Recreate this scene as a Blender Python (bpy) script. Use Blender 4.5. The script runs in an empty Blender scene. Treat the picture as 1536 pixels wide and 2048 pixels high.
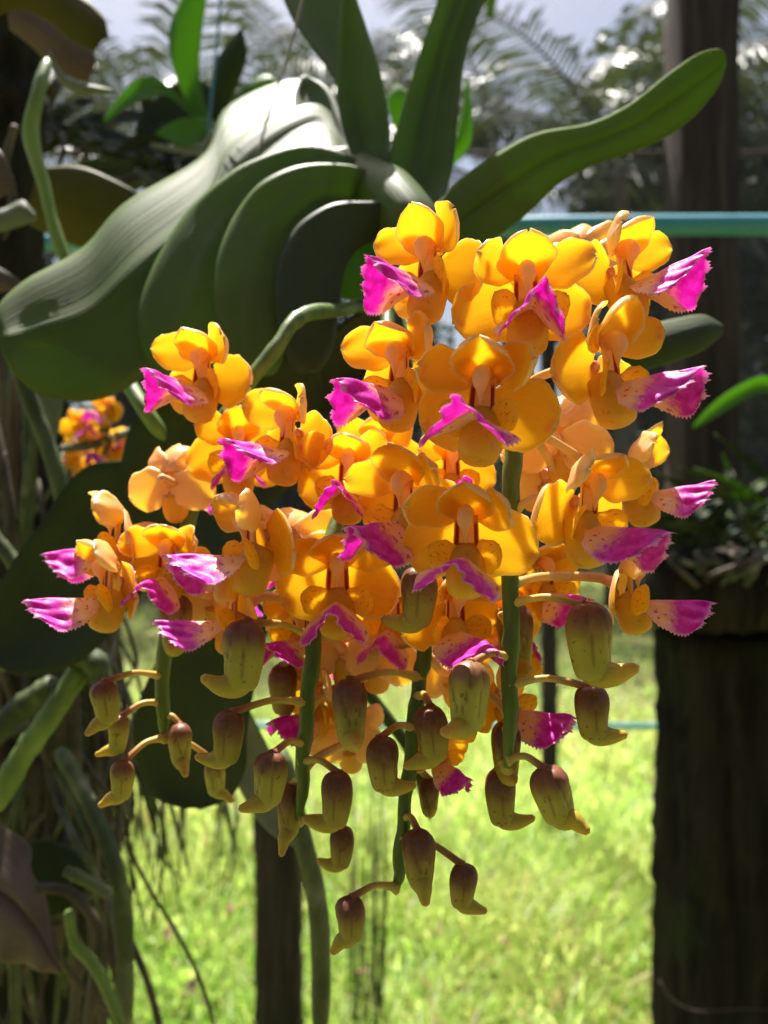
import bpy, math, random
import numpy as np
from mathutils import Matrix, Vector

rad = math.radians
SC = bpy.context.scene
COL = SC.collection

# ------------------------------------------------------------------ camera
CAM_Z = 1.35
F = 1600.0
cam_d = bpy.data.cameras.new('camera')
cam = bpy.data.objects.new('camera', cam_d)
COL.objects.link(cam)
cam.location = (0, 0, CAM_Z)
cam.rotation_euler = (rad(90), 0, 0)
cam_d.sensor_fit = 'VERTICAL'
cam_d.sensor_height = 36
cam_d.lens = 36 * F / 2048
cam_d.clip_start = 0.01
cam_d.clip_end = 500
cam_d.dof.use_dof = True
cam_d.dof.focus_distance = 0.166
cam_d.dof.aperture_fstop = 15.0
SC.camera = cam

# ------------------------------------------------------------------ light
SUN_EL, SUN_AZ = 66.0, -14.0            # azimuth from +Y (behind the flowers) towards +X
world = bpy.data.worlds.new('World')
SC.world = world
world.use_nodes = True
wn = world.node_tree
sky = wn.nodes.new('ShaderNodeTexSky')
sky.sky_type = 'NISHITA'
sky.sun_disc = False
sky.sun_elevation = rad(SUN_EL)
sky.sun_rotation = rad(SUN_AZ)
sky.air_density = 1.0
sky.dust_density = 4.0
wn.links.new(sky.outputs[0], wn.nodes['Background'].inputs[0])
wn.nodes['Background'].inputs[1].default_value = 0.056
sun_d = bpy.data.lights.new('sun', 'SUN')
sun_d.energy = 5.0
sun_d.angle = rad(0.5)
sun_d.color = (1.0, 0.95, 0.88)
sun = bpy.data.objects.new('sun', sun_d)
COL.objects.link(sun)
to_sun = Vector((math.cos(rad(SUN_EL)) * math.sin(rad(SUN_AZ)), math.cos(rad(SUN_EL)) * math.cos(rad(SUN_AZ)), math.sin(rad(SUN_EL))))
sun.rotation_euler = to_sun.to_track_quat('Z', 'Y').to_euler()
sun.location = (0, 2, 6)

SC.view_settings.view_transform = 'Standard'
SC.view_settings.look = 'None'
SC.view_settings.exposure = 1.6
SC.view_settings.gamma = 1
SC.render.engine = 'CYCLES'
SC.cycles.use_denoising = True
SC.cycles.max_bounces = 12
SC.cycles.diffuse_bounces = 6
SC.cycles.transmission_bounces = 6
SC.cycles.transparent_max_bounces = 12
SC.cycles.sample_clamp_indirect = 6.0

# ------------------------------------------------------------------ helpers
RNG = random.Random(11)
NP = np.random.RandomState(5)


def P(px, py, d):
    """A point of the place, d metres in front of the camera, in photograph coordinates."""
    return np.array((d * (px - 768) / F, d, CAM_Z - d * (py - 1024) / F))


def PS(pts):
    return np.array([P(*p[:3]) for p in pts])


def catmull(pts, n):
    pts = np.asarray(pts, float)
    k = len(pts)
    ext = np.vstack([2 * pts[0] - pts[1], pts, 2 * pts[-1] - pts[-2]])
    t = np.linspace(0, k - 1, n)
    i = np.minimum(t.astype(int), k - 2)
    f = (t - i)[:, None]
    a, b, c, d = ext[i], ext[i + 1], ext[i + 2], ext[i + 3]
    return 0.5 * (2 * b + (c - a) * f + (2 * a - 5 * b + 4 * c - d) * f ** 2 + (3 * b - a - 3 * c + d) * f ** 3)


def prof(us, vs, u):
    return catmull(np.array(vs, float)[:, None], 200)[:, 0][(np.interp(u, us, np.arange(len(us))) / (len(us) - 1) * 199).astype(int)]


def new_mesh(name, verts, faces, pat=None, mats=(), mat_idx=None, smooth=True):
    me = bpy.data.meshes.new(name)
    verts = np.asarray(verts, np.float32)
    me.from_pydata(verts.tolist() if len(verts) < 200000 else verts, [], faces if isinstance(faces, list) else faces.tolist())
    for m in mats:
        me.materials.append(m)
    if mat_idx is not None:
        me.polygons.foreach_set('material_index', np.asarray(mat_idx, np.int32))
    if smooth:
        me.polygons.foreach_set('use_smooth', np.ones(len(me.polygons), bool))
    if pat is not None:
        at = me.attributes.new('pat', 'FLOAT_VECTOR', 'POINT')
        at.data.foreach_set('vector', np.asarray(pat, np.float32).ravel())
    me.update()
    return me


def link(name, me, parent=None, loc=None):
    o = bpy.data.objects.new(name, me)
    COL.objects.link(o)
    if parent is not None:
        o.parent = parent
    if loc is not None:
        o.location = loc
    return o


def tag(o, label=None, cat=None, group=None, kind=None):
    if label: o['label'] = label
    if cat: o['category'] = cat
    if group: o['group'] = group
    if kind: o['kind'] = kind
    return o


def thing(name, label, cat, loc=(0, 0, 0), group=None):
    o = link(name, None, None, tuple(loc))
    return tag(o, label, cat, group)


def grid_faces(nu, nv, off=0, flip=False):
    f = []
    for i in range(nu - 1):
        for j in range(nv - 1):
            a = off + i * nv + j
            q = (a, a + 1, a + nv + 1, a + nv)
            f.append(q[::-1] if flip else q)
    return f


def sheet(name, G, thick, mats, pat=None):
    """A petal or leaf with two faces and a rim from a grid of points G (nu, nv, 3); mats = (front, back)."""
    nu, nv = G.shape[:2]
    du = np.gradient(G, axis=0)
    dv = np.gradient(G, axis=1)
    n = np.cross(dv, du)
    ln = np.linalg.norm(n, axis=2, keepdims=True)
    n = n / np.maximum(ln, 1e-12)
    u = np.repeat(np.linspace(0, 1, nu)[:, None], nv, 1)
    v = np.repeat(np.linspace(-1, 1, nv)[None, :], nu, 0)
    if pat is None:
        pat = np.stack([u, v, np.maximum(np.abs(v), np.clip(u * 2 - 1, 0, 1))], 2)
    e = np.minimum(1.0, np.minimum((1 - np.abs(v)) * 6, np.minimum(1.0, (1 - u) * 8)) + 0.12)[..., None]
    B = G - n * thick * e
    V = np.vstack([G.reshape(-1, 3), B.reshape(-1, 3)])
    N = nu * nv
    f = grid_faces(nu, nv)
    nf = len(f)
    f += grid_faces(nu, nv, N, True)
    loop = [j for j in range(nv)] + [i * nv + nv - 1 for i in range(1, nu)] + [(nu - 1) * nv + j for j in range(nv - 2, -1, -1)] + [i * nv for i in range(nu - 2, 0, -1)]
    m = len(loop)
    for k in range(m):
        a, b = loop[k], loop[(k + 1) % m]
        f.append((b, a, a + N, b + N))
    mi = [0] * nf + [1] * nf + [1] * m
    pp = np.vstack([pat.reshape(-1, 3)] * 2)
    me = new_mesh(name, V, f, pp, mats, mi)
    sm = np.ones(len(f), bool); sm[2 * nf:] = False
    me.polygons.foreach_set('use_smooth', sm)
    return me


def tube_geo(path, radii, ns=10, squash=None, pat_off=0, cap=True):
    path = np.asarray(path, float)
    n = len(path)
    radii = np.broadcast_to(np.asarray(radii, float), (n,))
    t = np.gradient(path, axis=0)
    t /= np.maximum(np.linalg.norm(t, axis=1, keepdims=True), 1e-12)
    ref = np.array((0.13, -0.95, 0.2)) if abs(t[0, 1]) < 0.9 else np.array((1.0, 0.1, 0.1))
    V, pat = [], []
    x = np.cross(ref, t[0]); x /= np.linalg.norm(x)
    for i in range(n):
        x = x - t[i] * np.dot(x, t[i]); x /= max(np.linalg.norm(x), 1e-9)
        y = np.cross(t[i], x)
        for k in range(ns):
            a = 2 * math.pi * k / ns
            V.append(path[i] + radii[i] * (math.cos(a) * x + math.sin(a) * y))
            pat.append((i / (n - 1), k / ns, radii[i]))
    f = []
    for i in range(n - 1):
        for k in range(ns):
            a, b = i * ns + k, i * ns + (k + 1) % ns
            f.append((a, b, b + ns, a + ns))
    if cap:
        f.append(tuple(range(ns))[::-1])
        f.append(tuple((n - 1) * ns + k for k in range(ns)))
    return np.array(V), f, np.array(pat)


def tube(name, path, radii, mat, parent=None, loc=(0, 0, 0), ns=10, n=None, knobbly=0.0, seed=0):
    path = np.asarray(path, float)
    if n:
        radii = np.interp(np.linspace(0, 1, n), np.linspace(0, 1, np.size(radii)), np.atleast_1d(radii)) if np.size(radii) > 1 else radii
        path = catmull(path, n)
    if knobbly:
        r = np.random.RandomState(seed)
        radii = np.asarray(radii) * (1 + knobbly * np.convolve(r.randn(len(path)), [.25, .5, .25], 'same'))
        e_ = np.ones(len(path)); e_[-4:] = (.94, .82, .58, .18); e_[0] = .6
        radii = radii * e_
    V, f, pat = tube_geo(path - np.asarray(loc), radii, ns)
    return link(name, new_mesh(name, V, f, pat, (mat,)), parent, None)


# ------------------------------------------------------------------ materials
class NT:
    def __init__(self, name):
        self.m = bpy.data.materials.new(name)
        self.m.use_nodes = True
        self.t = self.m.node_tree
        self.t.nodes.clear()
        self.out = self.n('ShaderNodeOutputMaterial')

    def n(self, kind, **kw):
        nd = self.t.nodes.new(kind)
        for k, v in kw.items():
            setattr(nd, k, v)
        return nd

    def l(self, a, b):
        self.t.links.new(a, b)

    def val(self, sock, x):
        if hasattr(x, 'is_output'):
            self.l(x, sock)
        elif isinstance(x, (tuple, list)) and len(x) == 3 and sock.type == 'RGBA':
            sock.default_value = (*x, 1)
        else:
            sock.default_value = x

    def math(self, op, a, b=0.0, clamp=False):
        nd = self.n('ShaderNodeMath', operation=op, use_clamp=clamp)
        self.val(nd.inputs[0], a); self.val(nd.inputs[1], b)
        return nd.outputs[0]

    def mix(self, fac, a, b, blend='MIX'):
        nd = self.n('ShaderNodeMix', data_type='RGBA', blend_type=blend)
        self.val(nd.inputs[0], fac); self.val(nd.inputs[6], a); self.val(nd.inputs[7], b)
        return nd.outputs[2]

    def ramp(self, x, lo, hi):
        nd = self.n('ShaderNodeMapRange', clamp=True, interpolation_type='SMOOTHSTEP')
        self.val(nd.inputs[0], x)
        self.val(nd.inputs[1], lo); self.val(nd.inputs[2], hi)
        return nd.outputs[0]

    def pat(self):
        a = self.n('ShaderNodeAttribute', attribute_name='pat')
        s = self.n('ShaderNodeSeparateXYZ')
        self.l(a.outputs['Vector'], s.inputs[0])
        return a.outputs['Vector'], s.outputs[0], s.outputs[1], s.outputs[2]

    def noise(self, scale, vec=None, detail=3, rough=0.55, stretch=None):
        nd = self.n('ShaderNodeTexNoise')
        nd.inputs['Scale'].default_value = scale
        nd.inputs['Detail'].default_value = detail
        nd.inputs['Roughness'].default_value = rough
        if vec is None:
            vec = self.n('ShaderNodeTexCoord').outputs['Object']
        if stretch:
            mp = self.n('ShaderNodeMapping')
            mp.inputs['Scale'].default_value = stretch
            self.l(vec, mp.inputs[0])
            vec = mp.outputs[0]
        self.l(vec, nd.inputs['Vector'])
        return nd.outputs['Fac']

    def bump(self, h, dist, strength=1.0):
        nd = self.n('ShaderNodeBump')
        nd.inputs['Strength'].default_value = strength
        nd.inputs['Distance'].default_value = dist
        self.l(h, nd.inputs['Height'])
        return nd.outputs[0]

    def finish(self, color, rough=0.5, spec=0.4, trans=None, tfac=0.0, normal=None, sss=0.0, sssr=(0.002, 0.001, 0.0005), coat=0.0):
        b = self.n('ShaderNodeBsdfPrincipled')
        self.val(b.inputs['Base Color'], color)
        self.val(b.inputs['Roughness'], rough)
        b.inputs['Specular IOR Level'].default_value = spec
        if sss:
            b.inputs['Subsurface Weight'].default_value = sss
            b.inputs['Subsurface Radius'].default_value = (1, 0.5, 0.25)
            b.inputs['Subsurface Scale'].default_value = sssr[0]
        if coat:
            b.inputs['Coat Weight'].default_value = coat
            b.inputs['Coat Roughness'].default_value = 0.3
        if normal is not None:
            self.l(normal, b.inputs['Normal'])
        s = b.outputs[0]
        if tfac:
            t = self.n('ShaderNodeBsdfTranslucent')
            self.val(t.inputs[0], trans if trans is not None else color)
            mx = self.n('ShaderNodeMixShader')
            self.val(mx.inputs[0], tfac)
            self.l(s, mx.inputs[1]); self.l(t.outputs[0], mx.inputs[2])
            s = mx.outputs[0]
        self.l(s, self.out.inputs['Surface'])
        return self.m


def petal_mats():
    k = NT('petal_front')
    vec, u, v, e = k.pat()
    n1 = k.noise(90, detail=3)
    base = k.mix(k.ramp(n1, 0.3, 0.75), (0.91, 0.40, 0.028), (0.95, 0.52, 0.045))
    ve = k.noise(1.0, vec, 3, 0.6, (2.2, 16, 0))
    base = k.mix(k.math('MULTIPLY', k.ramp(ve, 0.40, 0.70), 0.40), base, (0.86, 0.29, 0.006))
    fv = k.noise(1.0, vec, 2, 0.6, (3.0, 44, 0))
    base = k.mix(k.math('MULTIPLY', k.ramp(fv, 0.52, 0.72), 0.22), base, (0.97, 0.66, 0.10))
    bl = k.math('MULTIPLY', k.ramp(k.noise(260, detail=4, rough=0.7), 0.64, 0.72), 0.45)
    base = k.mix(bl, base, (0.62, 0.17, 0.02))
    oi = k.n('ShaderNodeObjectInfo').outputs['Random']
    base = k.mix(k.math('MULTIPLY', oi, 0.22), base, (0.96, 0.60, 0.02))
    base = k.mix(k.math('MULTIPLY', k.ramp(e, 0.55, 1.0), 0.45), base, (0.95, 0.62, 0.02))
    blotch = k.math('MULTIPLY', k.ramp(k.noise(420, detail=2), 0.55, 0.68), k.ramp(u, 0.72, 0.95))
    spot = k.math('MULTIPLY', k.math('MULTIPLY', k.ramp(u, 0.80, 0.90), k.ramp(u, 0.99, 0.93)), k.ramp(k.math('ABSOLUTE', v), 0.45, 0.15))
    spot = k.math('MULTIPLY', spot, k.ramp(k.noise(300, detail=3), 0.40, 0.55))
    base = k.mix(k.math('MULTIPLY', blotch, 0.8), base, (0.80, 0.20, 0.16))
    base = k.mix(k.math('MULTIPLY', spot, 0.75), base, (0.78, 0.13, 0.14))
    base = k.mix(k.math('MULTIPLY', k.ramp(e, 0.84, 1.0), 0.8), base, (0.97, 0.74, 0.42))
    bm = k.bump(k.math('ADD', k.noise(700, detail=2, stretch=(1, 1, 0.3)), k.math('MULTIPLY', ve, 1.5)), 0.00025, 0.5)
    front = k.finish(base, 0.34, 0.4, k.mix(0.6, base, (1.0, 0.75, 0.025)), 0.60, bm)
    k = NT('petal_back')
    vec, u, v, e = k.pat()
    n1 = k.noise(160, detail=4)
    base = k.mix(k.ramp(n1, 0.35, 0.65), (0.94, 0.64, 0.26), (0.92, 0.54, 0.34))
    base = k.mix(k.math('MULTIPLY', k.ramp(e, 0.7, 1.0), 0.6), base, (0.96, 0.82, 0.58))
    blotch = k.math('MULTIPLY', k.ramp(k.noise(420, detail=2), 0.54, 0.68), k.ramp(u, 0.6, 0.9))
    base = k.mix(k.math('MULTIPLY', blotch, 0.7), base, (0.75, 0.22, 0.22))
    back = k.finish(base, 0.30, 0.55, (1.0, 0.88, 0.40), 0.56)
    return front, back


def lip_mats():
    k = NT('lip_magenta')
    vec, u, v, e = k.pat()
    n1 = k.noise(330, detail=4)
    lim = k.math('ADD', u, k.math('MULTIPLY', k.math('SUBTRACT', n1, 0.5), 0.34))
    lim = k.math('ADD', lim, k.math('MULTIPLY', k.math('SUBTRACT', k.noise(1400, detail=2), 0.5), 0.22))
    f = k.ramp(lim, 0.34, 0.60)
    mag = k.mix(k.ramp(k.noise(500, detail=2), 0.35, 0.7), (0.62, 0.018, 0.46), (0.80, 0.085, 0.66))
    yel = k.mix(k.ramp(n1, 0.4, 0.6), (0.92, 0.68, 0.20), (0.93, 0.74, 0.46))
    d = k.math('MULTIPLY', k.ramp(k.noise(1.0, vec, 2, 0.5, (14, 5, 6)), 0.60, 0.66), k.ramp(u, 0.08, 0.16))
    yel = k.mix(k.math('MULTIPLY', d, 0.8), yel, (0.50, 0.05, 0.06))
    c = k.mix(f, yel, mag)
    c = k.mix(k.math('MULTIPLY', k.ramp(e, 0.93, 1.0), 0.8), c, (0.93, 0.66, 0.80))
    bm = k.bump(k.noise(600, detail=3), 0.0003, 0.6)
    a = k.finish(c, 0.46, 0.35, k.mix(0.35, c, (0.92, 0.06, 0.70)), 0.50, bm)
    return a


def side_lobe_mat():
    k = NT('side_lobe')
    vec, u, v, e = k.pat()
    n = k.noise(1.0, vec, 3, 0.6, (5.0, 8.0, 0.0))
    d = k.math('MULTIPLY', k.ramp(n, 0.60, 0.65), k.ramp(u, 0.2, 0.4))
    d = k.math('MULTIPLY', d, k.ramp(e, 0.90, 0.7))
    c = k.mix(k.math('MULTIPLY', d, 0.9), (0.95, 0.60, 0.06), (0.48, 0.04, 0.01))
    t = k.mix(k.math('MULTIPLY', d, 0.9), (1.0, 0.74, 0.08), (0.5, 0.05, 0.01))
    return k.finish(c, 0.45, 0.3, t, 0.62)


def throat_mat():
    k = NT('throat')
    vec, u, v, e = k.pat()
    av = k.math('ABSOLUTE', v)
    ln = k.math('MULTIPLY', k.ramp(av, 0.50, 0.60), k.ramp(av, 0.92, 0.84))
    ln = k.math('MULTIPLY', ln, k.ramp(u, 0.06, 0.2))
    c = k.mix(k.ramp(av, 0.4, 0.9), (0.90, 0.52, 0.16), (0.88, 0.42, 0.03))
    c = k.mix(ln, c, (0.30, 0.022, 0.008))
    return k.finish(c, 0.45, 0.3, c, 0.35)


PETAL = petal_mats()
LIP = lip_mats()
SIDE = side_lobe_mat()
THROAT = throat_mat()
k = NT('anther'); n_ = k.noise(200)
ANTHER = k.finish(k.mix(n_, (0.94, 0.60, 0.26), (0.95, 0.68, 0.42)), 0.4, 0.35, (1.0, 0.7, 0.3), 0.5)
k = NT('pouch'); n_ = k.noise(180, detail=4)
cc = k.mix(k.ramp(n_, 0.35, 0.7), (0.80, 0.46, 0.04), (0.70, 0.40, 0.05))
cc = k.mix(k.math('MULTIPLY', k.ramp(k.noise(600), 0.62, 0.7), 0.5), cc, (0.4, 0.12, 0.02))
POUCH = k.finish(cc, 0.4, 0.35, (0.9, 0.55, 0.05), 0.35)


def bud_mat(name, hi, lo, cut):
    k = NT(name)
    vec, u, v, e = k.pat()
    n1 = k.noise(240, detail=5, rough=0.65)
    lim = k.math('ADD', u, k.math('MULTIPLY', k.math('SUBTRACT', n1, 0.5), 0.35))
    c = k.mix(k.ramp(lim, cut - 0.22, cut + 0.25), hi, lo)
    c = k.mix(k.math('MULTIPLY', k.ramp(k.noise(1500, detail=2), 0.5, 0.7), 0.25), c, (0.34, 0.20, 0.06))
    c = k.mix(k.math('MULTIPLY', k.ramp(k.noise(700, detail=1), 0.66, 0.72), 0.6), c, (0.12, 0.02, 0.015))
    c = k.mix(k.math('MULTIPLY', k.ramp(e, 0.25, 0.9), 0.55), c, (0.10, 0.04, 0.015))
    bm = k.bump(k.noise(1200, detail=3), 0.00012, 0.5)
    return k.finish(c, 0.42, 0.4, k.mix(0.5, c, (0.55, 0.38, 0.03)), 0.25, bm)


BUDS = [bud_mat('bud_skin', (0.22, 0.080, 0.045), (0.46, 0.40, 0.06), 0.36),
        bud_mat('bud_skin_brown', (0.18, 0.064, 0.034), (0.41, 0.32, 0.05), 0.48),
        bud_mat('bud_skin_olive', (0.26, 0.13, 0.06), (0.46, 0.42, 0.065), 0.30)]
k = NT('spur_skin'); vec, u_, v_, e_ = k.pat()
cc = k.mix(k.ramp(u_, 0.55, 1.0), (0.48, 0.40, 0.055), (0.54, 0.34, 0.07))
SPUR = k.finish(k.mix(k.math('MULTIPLY', k.ramp(k.noise(900), 0.5, 0.75), 0.4), cc, (0.30, 0.13, 0.04)), 0.42, 0.4, (0.75, 0.52, 0.04), 0.35)
k = NT('pedicel_skin'); vec, u_, v_, e_ = k.pat()
cc = k.mix(k.ramp(u_, 0.0, 0.9), (0.80, 0.40, 0.20), (0.55, 0.42, 0.12))
PEDICEL = k.finish(k.mix(k.math('MULTIPLY', k.ramp(k.noise(700), 0.55, 0.75), 0.5), cc, (0.5, 0.16, 0.08)), 0.4, 0.4, (0.85, 0.5, 0.12), 0.25)
k = NT('bud_stalk_skin'); vec, u_, v_, e_ = k.pat()
cc = k.mix(k.ramp(u_, 0.1, 0.8), (0.30, 0.10, 0.05), (0.55, 0.42, 0.10))
BSTALK = k.finish(k.mix(k.math('MULTIPLY', k.ramp(k.noise(700), 0.55, 0.75), 0.5), cc, (0.4, 0.16, 0.06)), 0.42, 0.4, (0.8, 0.5, 0.1), 0.2)
k = NT('flower_stem_skin'); n_ = k.noise(220, detail=5, stretch=(1, 1, 0.25))
cc = k.mix(k.ramp(n_, 0.35, 0.7), (0.055, 0.105, 0.012), (0.13, 0.19, 0.028))
STEM = k.finish(k.mix(k.math('MULTIPLY', k.ramp(k.noise(900), 0.6, 0.7), 0.4), cc, (0.16, 0.08, 0.03)), 0.42, 0.45, (0.2, 0.3, 0.03), 0.15, k.bump(k.noise(900), 0.0003, 0.5))


def leaf_mat(name, a, b, back, tcol, tf, rough=0.42, spot=0.35, vein=260):
    k = NT(name)
    vec, u, v, e = k.pat()
    ve = k.noise(1.0, vec, 3, 0.5, (1.5, 26, 0))
    n1 = k.noise(28, detail=4)
    c = k.mix(k.ramp(n1, 0.3, 0.7), a, b)
    c = k.mix(k.math('MULTIPLY', k.ramp(ve, 0.35, 0.7), 0.3), c, tuple(x * 1.35 for x in b))
    c = k.mix(k.math('MULTIPLY', k.ramp(k.noise(120, detail=2), 0.70, 0.75), spot), c, (0.10, 0.06, 0.025))
    c = k.mix(k.math('MULTIPLY', k.ramp(e, 0.95, 1.0), 0.35), c, (0.30, 0.34, 0.12))
    fv = k.noise(1.0, vec, 2, 0.6, (2.5, 90, 0))
    c = k.mix(k.math('MULTIPLY', k.ramp(fv, 0.5, 0.75), 0.22), c, tuple(x * 1.7 for x in b))
    mid = k.ramp(k.math('ABSOLUTE', v), 0.035, 0.0)
    c = k.mix(k.math('MULTIPLY', mid, 0.55), c, tuple(x * 0.45 for x in a))
    c = k.mix(k.math('MULTIPLY', k.ramp(k.noise(190, detail=2), 0.74, 0.77), 0.8), c, (0.035, 0.022, 0.012))
    bm = k.bump(k.math('ADD', ve, k.math('MULTIPLY', fv, 0.35)), 0.0012, 0.6)
    f = k.finish(c, k.math('ADD', k.math('MULTIPLY', n1, 0.25), rough - 0.1), 0.2, tcol, tf, bm)
    k = NT(name + '_underside')
    vec, u, v, e = k.pat()
    n1 = k.noise(40, detail=4)
    ve = k.noise(1.0, vec, 3, 0.5, (1.5, 26, 0))
    c = k.mix(k.ramp(n1, 0.3, 0.7), back, tuple(x * 1.3 for x in back))
    c = k.mix(k.math('MULTIPLY', k.ramp(k.noise(150, detail=2), 0.68, 0.74), spot), c, (0.09, 0.06, 0.03))
    g = k.finish(c, 0.5, 0.3, tcol, tf, k.bump(ve, 0.0008, 0.5))
    return f, g


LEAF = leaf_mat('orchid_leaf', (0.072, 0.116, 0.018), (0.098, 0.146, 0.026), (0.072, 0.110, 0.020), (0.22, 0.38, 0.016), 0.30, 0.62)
LEAF_DARK = leaf_mat('dark_leaf', (0.028, 0.044, 0.009), (0.042, 0.060, 0.014), (0.030, 0.042, 0.012), (0.10, 0.18, 0.012), 0.18, 0.6)  # darker version of the main leaf greens
LEAF_PALE = leaf_mat('pale_leaf', (0.14, 0.16, 0.10), (0.20, 0.22, 0.15), (0.17, 0.18, 0.13), (0.2, 0.25, 0.08), 0.15)
LEAF_FRESH = leaf_mat('fresh_leaf', (0.060, 0.130, 0.020), (0.090, 0.180, 0.028), (0.07, 0.14, 0.025), (0.30, 0.58, 0.02), 0.42)
LEAF_OLIVE = leaf_mat('olive_leaf', (0.055, 0.060, 0.010), (0.080, 0.080, 0.014), (0.050, 0.045, 0.018), (0.20, 0.17, 0.015), 0.22, 0.55)
LEAF_DEAD = leaf_mat('withered_leaf', (0.09, 0.065, 0.050), (0.17, 0.12, 0.10), (0.22, 0.155, 0.13), (0.3, 0.2, 0.12), 0.12, 0.6)


def simple(name, a, b, scale, rough=0.6, spec=0.3, stretch=None, tf=0.0, tcol=None, bumpd=0.0, lo=0.35, hi=0.68, third=None):
    k = NT(name)
    n1 = k.noise(scale, detail=5, rough=0.62, stretch=stretch)
    c = k.mix(k.ramp(n1, lo, hi), a, b)
    if third:
        c = k.mix(k.ramp(k.noise(third[1], detail=4), third[2], third[3]), c, third[0])
    bm = k.bump(n1, bumpd, 0.8) if bumpd else None
    return k.finish(c, rough, spec, tcol, tf, bm)


ROOT = simple('aerial_root', (0.040, 0.055, 0.018), (0.11, 0.13, 0.050), 60, 0.6, 0.3, (1, 1, 0.5), bumpd=0.002, third=((0.22, 0.22, 0.13), 35, 0.55, 0.75))
ROOT_BROWN = simple('old_root', (0.050, 0.038, 0.026), (0.12, 0.092, 0.062), 70, 0.7, 0.25, (1, 1, 0.4), bumpd=0.002)
ROOT_GREEN = simple('green_root', (0.11, 0.17, 0.030), (0.19, 0.26, 0.06), 50, 0.5, 0.35, (1, 1, 0.4), bumpd=0.001)
ROOT_SILVER = simple('silver_root', (0.07, 0.07, 0.05), (0.16, 0.155, 0.12), 90, 0.7, 0.2, (1, 1, 0.4), bumpd=0.002)
TIP = simple('root_tip', (0.40, 0.36, 0.16), (0.46, 0.30, 0.17), 120, 0.5)
WOOD = simple('post_wood', (0.024, 0.016, 0.014), (0.064, 0.043, 0.036), 14, 0.75, 0.2, (6, 6, 0.35), bumpd=0.006)
LOGM = simple('log_bark', (0.008, 0.007, 0.005), (0.028, 0.022, 0.015), 16, 0.85, 0.15, (3, 3, 0.3), bumpd=0.012, third=((0.022, 0.028, 0.009), 9, 0.5, 0.68))
MOSS = simple('mossy_board', (0.045, 0.048, 0.022), (0.11, 0.11, 0.05), 25, 0.85, 0.15, bumpd=0.006)
PIPE = simple('turquoise_pipe', (0.04, 0.22, 0.29), (0.06, 0.27, 0.34), 12, 0.42, 0.45, (0.5, 3, 3), third=((0.16, 0.24, 0.24), 22, 0.55, 0.8))
WIRE = simple('wire', (0.20, 0.16, 0.13), (0.32, 0.27, 0.22), 200, 0.5, 0.5)
STRING = simple('string', (0.06, 0.16, 0.26), (0.10, 0.22, 0.32), 200, 0.6)
BARK = simple('tree_bark', (0.06, 0.05, 0.04), (0.14, 0.115, 0.09), 8, 0.85, 0.2, (2, 2, 0.5), bumpd=0.02)

# ------------------------------------------------------------------ the ground
k = NT('lawn_soil')
tc = k.n('ShaderNodeTexCoord').outputs['Object']
n1 = k.noise(2.2, tc, 6)
n2 = k.noise(14, tc, 5)
cc = k.mix(k.ramp(n1, 0.35, 0.65), (0.09, 0.13, 0.03), (0.19, 0.17, 0.07))
cc = k.mix(k.math('MULTIPLY', k.ramp(n2, 0.5, 0.75), 0.6), cc, (0.20, 0.14, 0.075))
SOIL = k.finish(cc, 0.9, 0.1, None, 0, k.bump(n2, 0.03, 0.7))
gx = np.linspace(-1, 1, 61); gx = np.sign(gx) * np.abs(gx) ** 2.2 * 150
GX, GY = np.meshgrid(gx, gx + 4)
rr = np.hypot(GX, GY)
GZ = 0.035 * np.sin(GX * 0.9 + 1) * np.cos(GY * 0.7) * np.clip(rr / 3, 0, 1) * np.clip(40 / np.maximum(rr, 1), 0, 1)
G = np.stack([GX, GY, GZ], 2)
ground = link('ground', new_mesh('ground', G.reshape(-1, 3), grid_faces(61, 61, 0), None, (SOIL,)))
tag(ground, 'sunlit lawn soil under the orchids', None, None, 'structure')


def ground_z(x, y):
    r = np.hypot(x, y)
    return 0.035 * np.sin(x * 0.9 + 1) * np.cos(y * 0.7) * np.clip(r / 3, 0, 1) * np.clip(40 / np.maximum(r, 1), 0, 1)


def grass_mat():
    k = NT('grass_blade')
    vec, u, v, e = k.pat()
    c = k.mix(v, (0.17, 0.29, 0.04), (0.34, 0.41, 0.10))
    c = k.mix(k.ramp(e, 0.86, 0.95), c, (0.34, 0.27, 0.12))
    t = k.mix(v, (0.52, 0.82, 0.12), (0.84, 0.92, 0.30))
    t = k.mix(k.ramp(e, 0.86, 0.95), t, (0.55, 0.42, 0.18))
    return k.finish(c, 0.45, 0.4, t, 0.5)


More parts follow.
